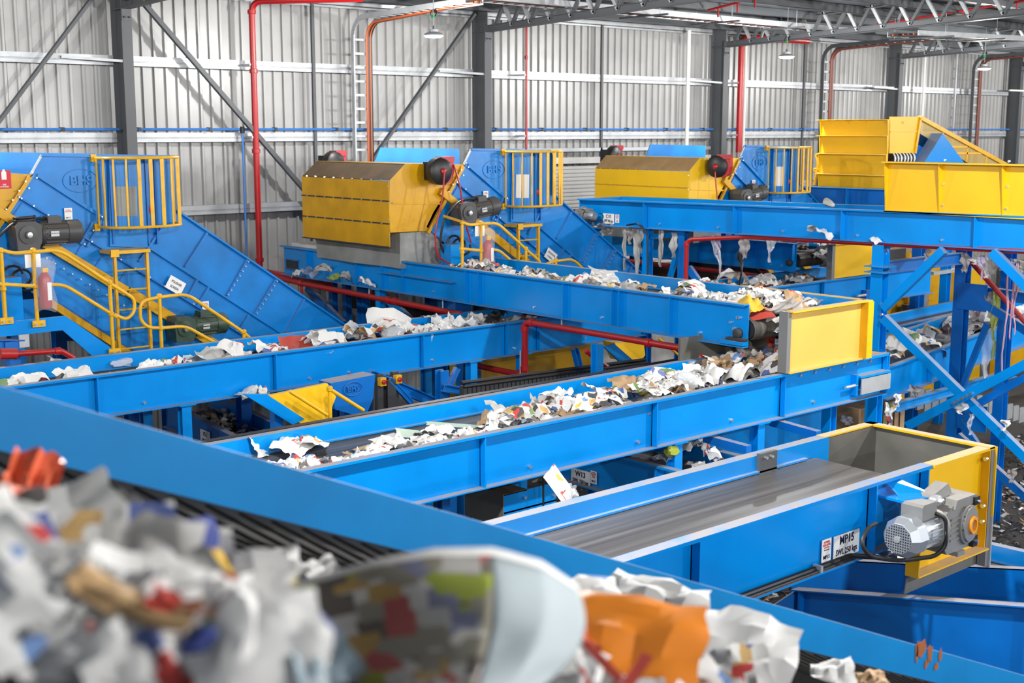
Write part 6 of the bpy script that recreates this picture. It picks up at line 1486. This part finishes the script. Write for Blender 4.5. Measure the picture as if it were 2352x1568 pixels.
litter(atX(1900, 472, 20.3), 'grey rag lying on the high conveyor C10', 'grey', 'wad', .3, 'rag')
litter(C10.P(sC(2010), .03, -.54), 'white paper bits on the lower flange of the high conveyor', 'white', 'bent', .16)
litter(atX(1880, 545, 19.25), 'white paper arch caught under the high conveyor', 'white', 'bent', .4)
# hanging rags: wavy strips with torn ends
def rag(p, L, w, pm, label, seed, name='hanging_rag', lean=0.0):
    p = Vector(p); off = seed * 3.7
    def fn(u, v):
        ww = w * (1 - .45 * v) * (1 + .5 * noise.noise(Vector((v * 4, off, 0)))); tw = 1.2 * noise.noise(Vector((v * 2.2, off, 3)))
        x = (u - .5) * ww; end = L * (1 + .15 * noise.noise(Vector((u * 5, off, 9))))
        return p + Vector((.06 * noise.noise(Vector((v * 4, off, 1))) + x * math.sin(tw) + .02 * math.sin(u * 9 + v * 6), x * math.cos(tw) + lean * v + .05 * noise.noise(Vector((v * 3, off, 5))), -v * end))
    return MB().grid(fn, 5, 12).thing(name, P[pm], label, 'rag', smooth=True, loc=p - Vector((0, 0, L)))
RG = [(1362, 508, 25, 'dirty', 'short dirty rag below the C10 motor'), (1385, 512, 30, 'dirty', 'grey rag below the C10 sign'), (1403, 515, 22, 'dirty', 'stubby rag right of the C10 sign'), (1435, 520, 100, 'grey', 'long grey rag left of the slim post'), (1448, 520, 40, 'dirty', 'short torn rag left of the slim post'),
      (1462, 522, 120, 'grey', 'longest narrow grey rag beside the slim post'), (1472, 522, 60, 'dirty', 'thin rag touching the slim post'), (1518, 528, 90, 'grey', 'twisted grey rag between the two posts'), (1547, 535, 60, 'grey', 'thin pale rag beside the brace'),
      (1637, 540, 90, 'plastic', 'slanting white strip right of the red drop pipe'), (1648, 540, 45, 'purple', 'purplish film right of the red drop pipe'), (1710, 543, 50, 'dirty', 'brown knotted rag under the middle of the high conveyor'), (1700, 575, 100, 'black', 'black torn rag under the middle of the high conveyor'), (1770, 545, 55, 'plastic', 'pale film bag under the high conveyor')]
for i, (px, py, ln, pm, lab) in enumerate(RG):
    p = atX(px, py, 19.5); k = 27.0 / FPX if px < 1500 else 25.0 / FPX
    rag(p, ln * k, .12 + .05 * (i % 3), pm, lab, i, lean=-.25 if 'slanting' in lab else 0)
RG2 = [(2130, 572, 30, 'dirty', 'dirty film bundle beside the rising brace'), (2038, 566, 20, 'plastic', 'small film scrap at the tall post'), (2218, 580, 45, 'dirty', 'brown rag above the second post'), (2240, 585, 22, 'plastic', 'clear film left of the rag row'), (2258, 585, 60, 'purple', 'purple film in the rag row at right'), (2268, 588, 50, 'plastic', 'tall clear film in the rag row at right'), (2282, 590, 40, 'dirty', 'grey film in the rag row at right'),
       (2300, 592, 30, 'purple', 'pale purple film in the rag row'), (2325, 594, 38, 'plastic', 'clear film near the right edge'), (2345, 596, 34, 'dirty', 'grey film at the right edge'), (2318, 632, 230, 'pink', 'long pink string hanging at right'), (2334, 650, 130, 'pink', 'second pink string hanging at right'), (2341, 660, 110, 'pink', 'thin pink string nearest the right edge'), (2290, 665, 160, 'lime', 'lime yellow film hanging from the blue beam'),
       (2275, 670, 60, 'dirty', 'dirty clear film left of the lime film'), (2270, 755, 110, 'plastic', 'frayed clear film hanging before the rising conveyor'), (2062, 905, 30, 'white', 'white rag at the end of the middle conveyor'), (2045, 925, 55, 'mag', 'printed film hanging below the middle conveyor end'), (2100, 885, 35, 'dirty', 'grey film on the sloping rail'), (2205, 925, 24, 'white', 'small white rag at the brace crossing'), (2230, 950, 50, 'plastic', 'clear film below the brace crossing'),
       (2325, 1080, 30, 'dirty', 'dusty film tied to the lowest brace'), (2310, 965, 24, 'white', 'torn white paper low at right'), (1945, 955, 20, 'plastic', 'film scrap below the middle conveyor legs')]
for i, (px, py, ln, pm, lab) in enumerate(RG2):
    X_ = 19.6
    if 'string' in lab: ln += py - 596; py = 596
    elif 640 < py < 800 and px > 2260: X_ = X2P - .1
    elif px < 2075 and py > 880: X_ = 16.1
    elif px == 2100: X_ = atY(px, py, 12.4).x
    elif py > 900 and px > 2150: X_ = XP - .25
    p = atX(px, py, X_); k = (p - Vector((0, 0, CZ))).dot(_F) / FPX
    rag(p, ln * k, (.03 if pm == 'pink' else .10 + .05 * (i % 4)), pm, lab, 40 + i, lean=.0)
rag(atX(1965, 1030, 11.5), .01, .01, 'white', 'x', 3) if False else None
# ---------------- the blurred foreground waste
def onF(px, py, h):
    """point h above the foreground belt seen at a pixel"""
    o_ = FP(0, 0, -.19 + h); d = ray(px, py); t = (o_ - Vector((0, 0, CZ))).dot(fup) / d.dot(fup)
    if t <= 0 or d.y * t > 2.6: t = 2.6 / d.y
    return Vector((0, 0, CZ)) + d * max(t, 1.3)
FT = Matrix((fu, -fn, fup)).transposed().to_euler()
def fore(px, py, h, sz, kind, pm, label, tilt=(0, 0, 0), idx=0, name='paper_sheet', cat='paper'):
    p = onF(px, py, h * .45); k = (p - Vector((0, 0, CZ))).dot(_F) / 2.3
    sz = (sz[0] * k * .74, sz[1] * k * .74, sz[2] * k * .45); nrm = (-ray(px, py).normalized() * .8 + Vector((0, 0, .75)) + Vector((tilt[0] * .5 - .3, tilt[1] * .5 - .1, 0)))
    o = scrap(p, 1, kind, pm, label, None, name, (0, 0, 0), cat, idx, sz)
    o.rotation_euler = (nrm.to_track_quat('Z', 'Y').to_matrix() @ Matrix.Rotation(tilt[2], 3, 'Z')).to_euler(); return o
FK = [('white', 'bent', 'white crumpled paper', 4), ('leaf', 'bent', 'pale printed leaflet', 4), ('news', 'sheet', 'newspaper piece', 2), ('mag', 'bent', 'printed magazine page', 5), ('grey', 'bent', 'grey paper', 1), ('white', 'wad', 'white paper ball', 1)]
rs = random.getstate(); random.seed(21)
for i in range(52):
    px = random.uniform(-60, 560); py = random.uniform(1265 + .16 * px, 1680)
    pm, kd, lab, _w = pick(FK)
    h = random.uniform(.03, .10) + min(.12, max(0, (py - (1190 + .2 * px)) / 1500))
    o = fore(px, py, h, (random.uniform(.2, .34), random.uniform(.18, .3), random.uniform(.14, .3)), kd, pm, 'x', (random.uniform(-.5, .5), random.uniform(-.5, .5), random.uniform(0, 6.28)), i, NM.get(pm, 'paper_scrap'), 'paper' if pm != 'card' else 'cardboard')
    tag(o, f'blurred {lab} in the foreground heap', None, f'{lab}s of the foreground heap')
for i in range(16):
    px = random.uniform(1240, 1780); py = random.uniform(1500 + .13 * (px - 1240), 1690)
    pm, kd, lab, _w = pick(FK)
    o = fore(px, py, random.uniform(.02, .06), (random.uniform(.10, .2), random.uniform(.10, .18), random.uniform(.1, .2)), kd, pm, 'x', (random.uniform(-.4, .4), random.uniform(-.4, .4), random.uniform(0, 6.28)), i, NM.get(pm, 'paper_scrap'), 'paper' if pm != 'card' else 'cardboard')
    tag(o, f'blurred {lab} low in the foreground right of the big page', None, f'{lab}s in the foreground right of the big page')
random.setstate(rs)
fore(62, 1130, .14, (.15, .12, .35), 'bent', 'coral', 'coral red plastic tube standing at the left of the foreground heap', (1.25, .2, .9), 1, 'plastic_tube', 'plastic')
fore(130, 1205, .14, (.26, .20, .2), 'bent', 'white', 'white sheet at the upper left of the foreground heap', (.6, .2, .3), 2)
fore(255, 1245, .12, (.22, .2, .3), 'sheet', 'grey', 'grey crumpled sheet behind the yellow wrapper', (.4, .3, .8), 3)
fore(170, 1312, .18, (.12, .06, .1), 'flat', 'red', 'dark red printed label in the foreground heap', (.5, .1, .2), 0, 'label', 'paper')
fore(225, 1335, .16, (.10, .14, .2), 'bent', 'purple', 'lilac film in the foreground heap', (.7, .3, .5), 1, 'plastic_film', 'plastic')
fore(455, 1345, .20, (.14, .11, .3), 'bent', 'yellow', 'bright yellow wrapper in the foreground heap', (.8, .5, .9), 3, 'wrapper', 'wrapper')
fore(415, 1295, .18, (.16, .12, .3), 'bent', 'blue', 'dark blue printed film behind the yellow wrapper', (.7, .3, .2), 4, 'plastic_film', 'plastic')
fore(470, 1500, .26, (.12, .10, .25), 'wad', 'blue', 'dark blue wad beside the big white bag', (.3, .3, .5), 1, 'plastic_wad', 'plastic')
tan_wr = fore(310, 1395, .22, (.26, .09, .25), 'bent', 'tan', 'tan and red wrapper lying across the foreground heap', (.4, .1, -.5), 2, 'wrapper', 'wrapper')
red_end = fore(400, 1405, .23, (.10, .07, .2), 'bent', 'red', 'red end of the tan wrapper', (.4, .1, -.5), 1, 'wrapper', 'wrapper')
fore(70, 1400, .24, (.28, .22, .35), 'sheet', 'grey', 'large grey crumpled paper at the left edge of the foreground', (.4, .2, .4), 5)
fore(290, 1480, .26, (.30, .24, .3), 'sheet', 'white', 'pale crumpled sheet left of the big white bag', (.5, .2, .6), 1)
fore(150, 1500, .28, (.34, .10, .3), 'wad', 'white', 'white bottle lying at the bottom left of the foreground', (0, 0, .3), 2, 'bottle', 'bottle')
fore(90, 1470, .33, (.05, .04, .06), 'wad', 'cyan', 'small pale blue cap on the foreground bottle', (0, 0, 0), 1, 'cap', 'cap')
fore(105, 1535, .30, (.08, .06, .1), 'wad', 'yellow', 'orange scrap at the bottom left corner', (0, 0, .4), 3, 'scrap', 'plastic')
fore(30, 1545, .28, (.16, .06, .12), 'sheet', 'black', 'black scrap at the bottom left corner', (.2, 0, .2), 1, 'plastic_scrap', 'plastic')
fore(570, 1390, .16, (.14, .10, .2), 'bent', 'red', 'dark red page behind the big white bag', (.6, .2, .3), 2)
fore(620, 1318, .10, (.16, .10, .25), 'sheet', 'white', 'white rolled paper left of the big catalogue page', (.5, .2, .3), 4)
fore(735, 1315, .06, (.07, .06, .12), 'bent', 'white', 'small white peak behind the big catalogue page', (.9, .2, .3), 1)
fore(600, 1500, .26, (.30, .26, .18), 'bent', 'white', 'big smooth white paper bag at the bottom of the foreground', (.75, .1, .15), 0, 'paper_bag', 'paper')
fore(745, 1535, .24, (.12, .14, .2), 'bent', 'cyan', 'pale blue paper between the white bag and the big page', (.7, .2, .3), 2)
fore(735, 1450, .2, (.05, .2, .1), 'bent', 'blue', 'dark blue strip left of the big page', (.8, .1, .5), 3, 'strip', 'plastic')
bag = fore(1415, 1500, .16, (.40, .30, .22), 'sheet', 'orange', 'bright orange plastic bag in the foreground', (.65, .15, -.2), 1, 'plastic_bag', 'bag')
fore(1300, 1500, .10, (.14, .12, .2), 'sheet', 'coral', 'darker orange fold left of the bright orange bag', (.5, .3, .6), 2, 'plastic_bag', 'bag')
mk1 = fore(1385, 1520, .24, (.10, .025, .05), 'flat', 'red', 'dark red printed stroke on the bright orange bag', (.65, .1, -.9), 0, 'print_mark', 'print')
mk2 = fore(1460, 1545, .22, (.09, .03, .05), 'flat', 'red', 'second dark red printed stroke on the bright orange bag', (.65, .1, 1.0), 1, 'print_mark', 'print')
fore(1500, 1415, .07, (.24, .16, .32), 'sheet', 'white', 'white cloth-like paper right of the big page', (.5, .1, -.3), 1)
fore(1345, 1415, .06, (.16, .12, .2), 'bent', 'leaf', 'blue printed leaflet behind the bright orange bag', (.5, .2, .4), 5)
fore(1700, 1510, .10, (.22, .22, .2), 'bent', 'white', 'big white curved paper right of the brown strip', (.7, .2, -.2), 3)
fore(1590, 1520, .14, (.26, .05, .1), 'flat', 'card', 'brown cardboard strip between orange bag and white paper', (.4, .1, -.55), 2, 'cardboard_strip', 'cardboard')
fore(1915, 1560, .05, (.10, .08, .15), 'sheet', 'white', 'small torn white scrap near the bottom right', (.3, .2, .3), 1)
fore(2000, 1575, .05, (.08, .06, .12), 'sheet', 'card', 'small tan scrap near the bottom right', (.3, .2, .6), 2)
bpy.context.view_layer.update()
for ch, pa, nm in ((red_end, tan_wr, 'wrapper_end'), (mk1, bag, 'print_mark'), (mk2, bag, 'print_mark')):
    ch.parent = pa; ch.matrix_parent_inverse = pa.matrix_world.inverted(); ch.name = nm
    for k_ in ('category', 'label', 'group'):
        if k_ in ch: del ch[k_]
# the big catalogue page curling over the belt
top = [(630, 1348), (730, 1322), (880, 1280), (1000, 1258), (1130, 1258), (1240, 1288), (1322, 1345)]
bot = [(890, 1640), (930, 1640), (980, 1640), (1030, 1640), (1090, 1640), (1140, 1640), (1185, 1640)]
dep = [1.98, 1.92, 1.84, 1.78, 1.75, 1.77, 1.84]
def lerp_l(L_, u):
    x = u * (len(L_) - 1); i = min(int(x), len(L_) - 2); f_ = x - i
    a, b = L_[i], L_[i + 1]
    return tuple(p + (q_ - p) * f_ for p, q_ in zip(a, b)) if isinstance(a, tuple) else a + (b - a) * f_
def page(u, v):
    a, b = lerp_l(top, u), lerp_l(bot, u)
    bx = -70 * math.sin(math.pi * v) * (1 - u) + 70 * math.sin(math.pi * min(1, v * 1.1)) * u
    d = lerp_l(dep, u) - .30 * v + .05 * math.sin(math.pi * v) + .015 * noise.noise(Vector((u * 5, v * 5, 2)))
    return Vector((0, 0, CZ)) + ray(a[0] + (b[0] - a[0]) * v + bx, a[1] + (b[1] - a[1]) * v) * d
cp = empty('catalogue_page', 'big curling printed catalogue page in the foreground', 'paper', page(.5, .9))
for (u0, u1, v0, v1, nm, mm) in ((0, .66, .05, 1, 'printed_side', P['big']), (.66, 1, .05, 1, 'plain_side', P['cyanwhite']), (0, 1, 0, .05, 'page_margin', P['white'])):
    b = MB().grid(lambda u, v: page(u0 + (u1 - u0) * u, v0 + (v1 - v0) * v), 18, 14 if v1 > .1 else 2); o = b.build(nm, mm, cp, True)
    sd = o.modifiers.new('thickness', 'SOLIDIFY'); sd.thickness = .003
# floor rubble seen at right below the frame: nobody could count it
def rub():
    x = random.uniform(15, 30); y = random.uniform(5.5, 15); return (x, y, random.uniform(0, .12))
shreds(rub, 9000, .055, ('black', 'dirty', 'black', 'black', 'black', 'dirty', 'black', 'black', 'grey', 'black', 'white', 'black', 'card'), 'dark rubble of broken waste on the floor at right')
def rub2():
    return (random.uniform(8, 20), random.uniform(11.5, 22), random.uniform(0, .06))
shreds(rub2, 1500, .07, ('dirty', 'grey', 'black', 'card'), 'dusty debris on the floor below the conveyors')
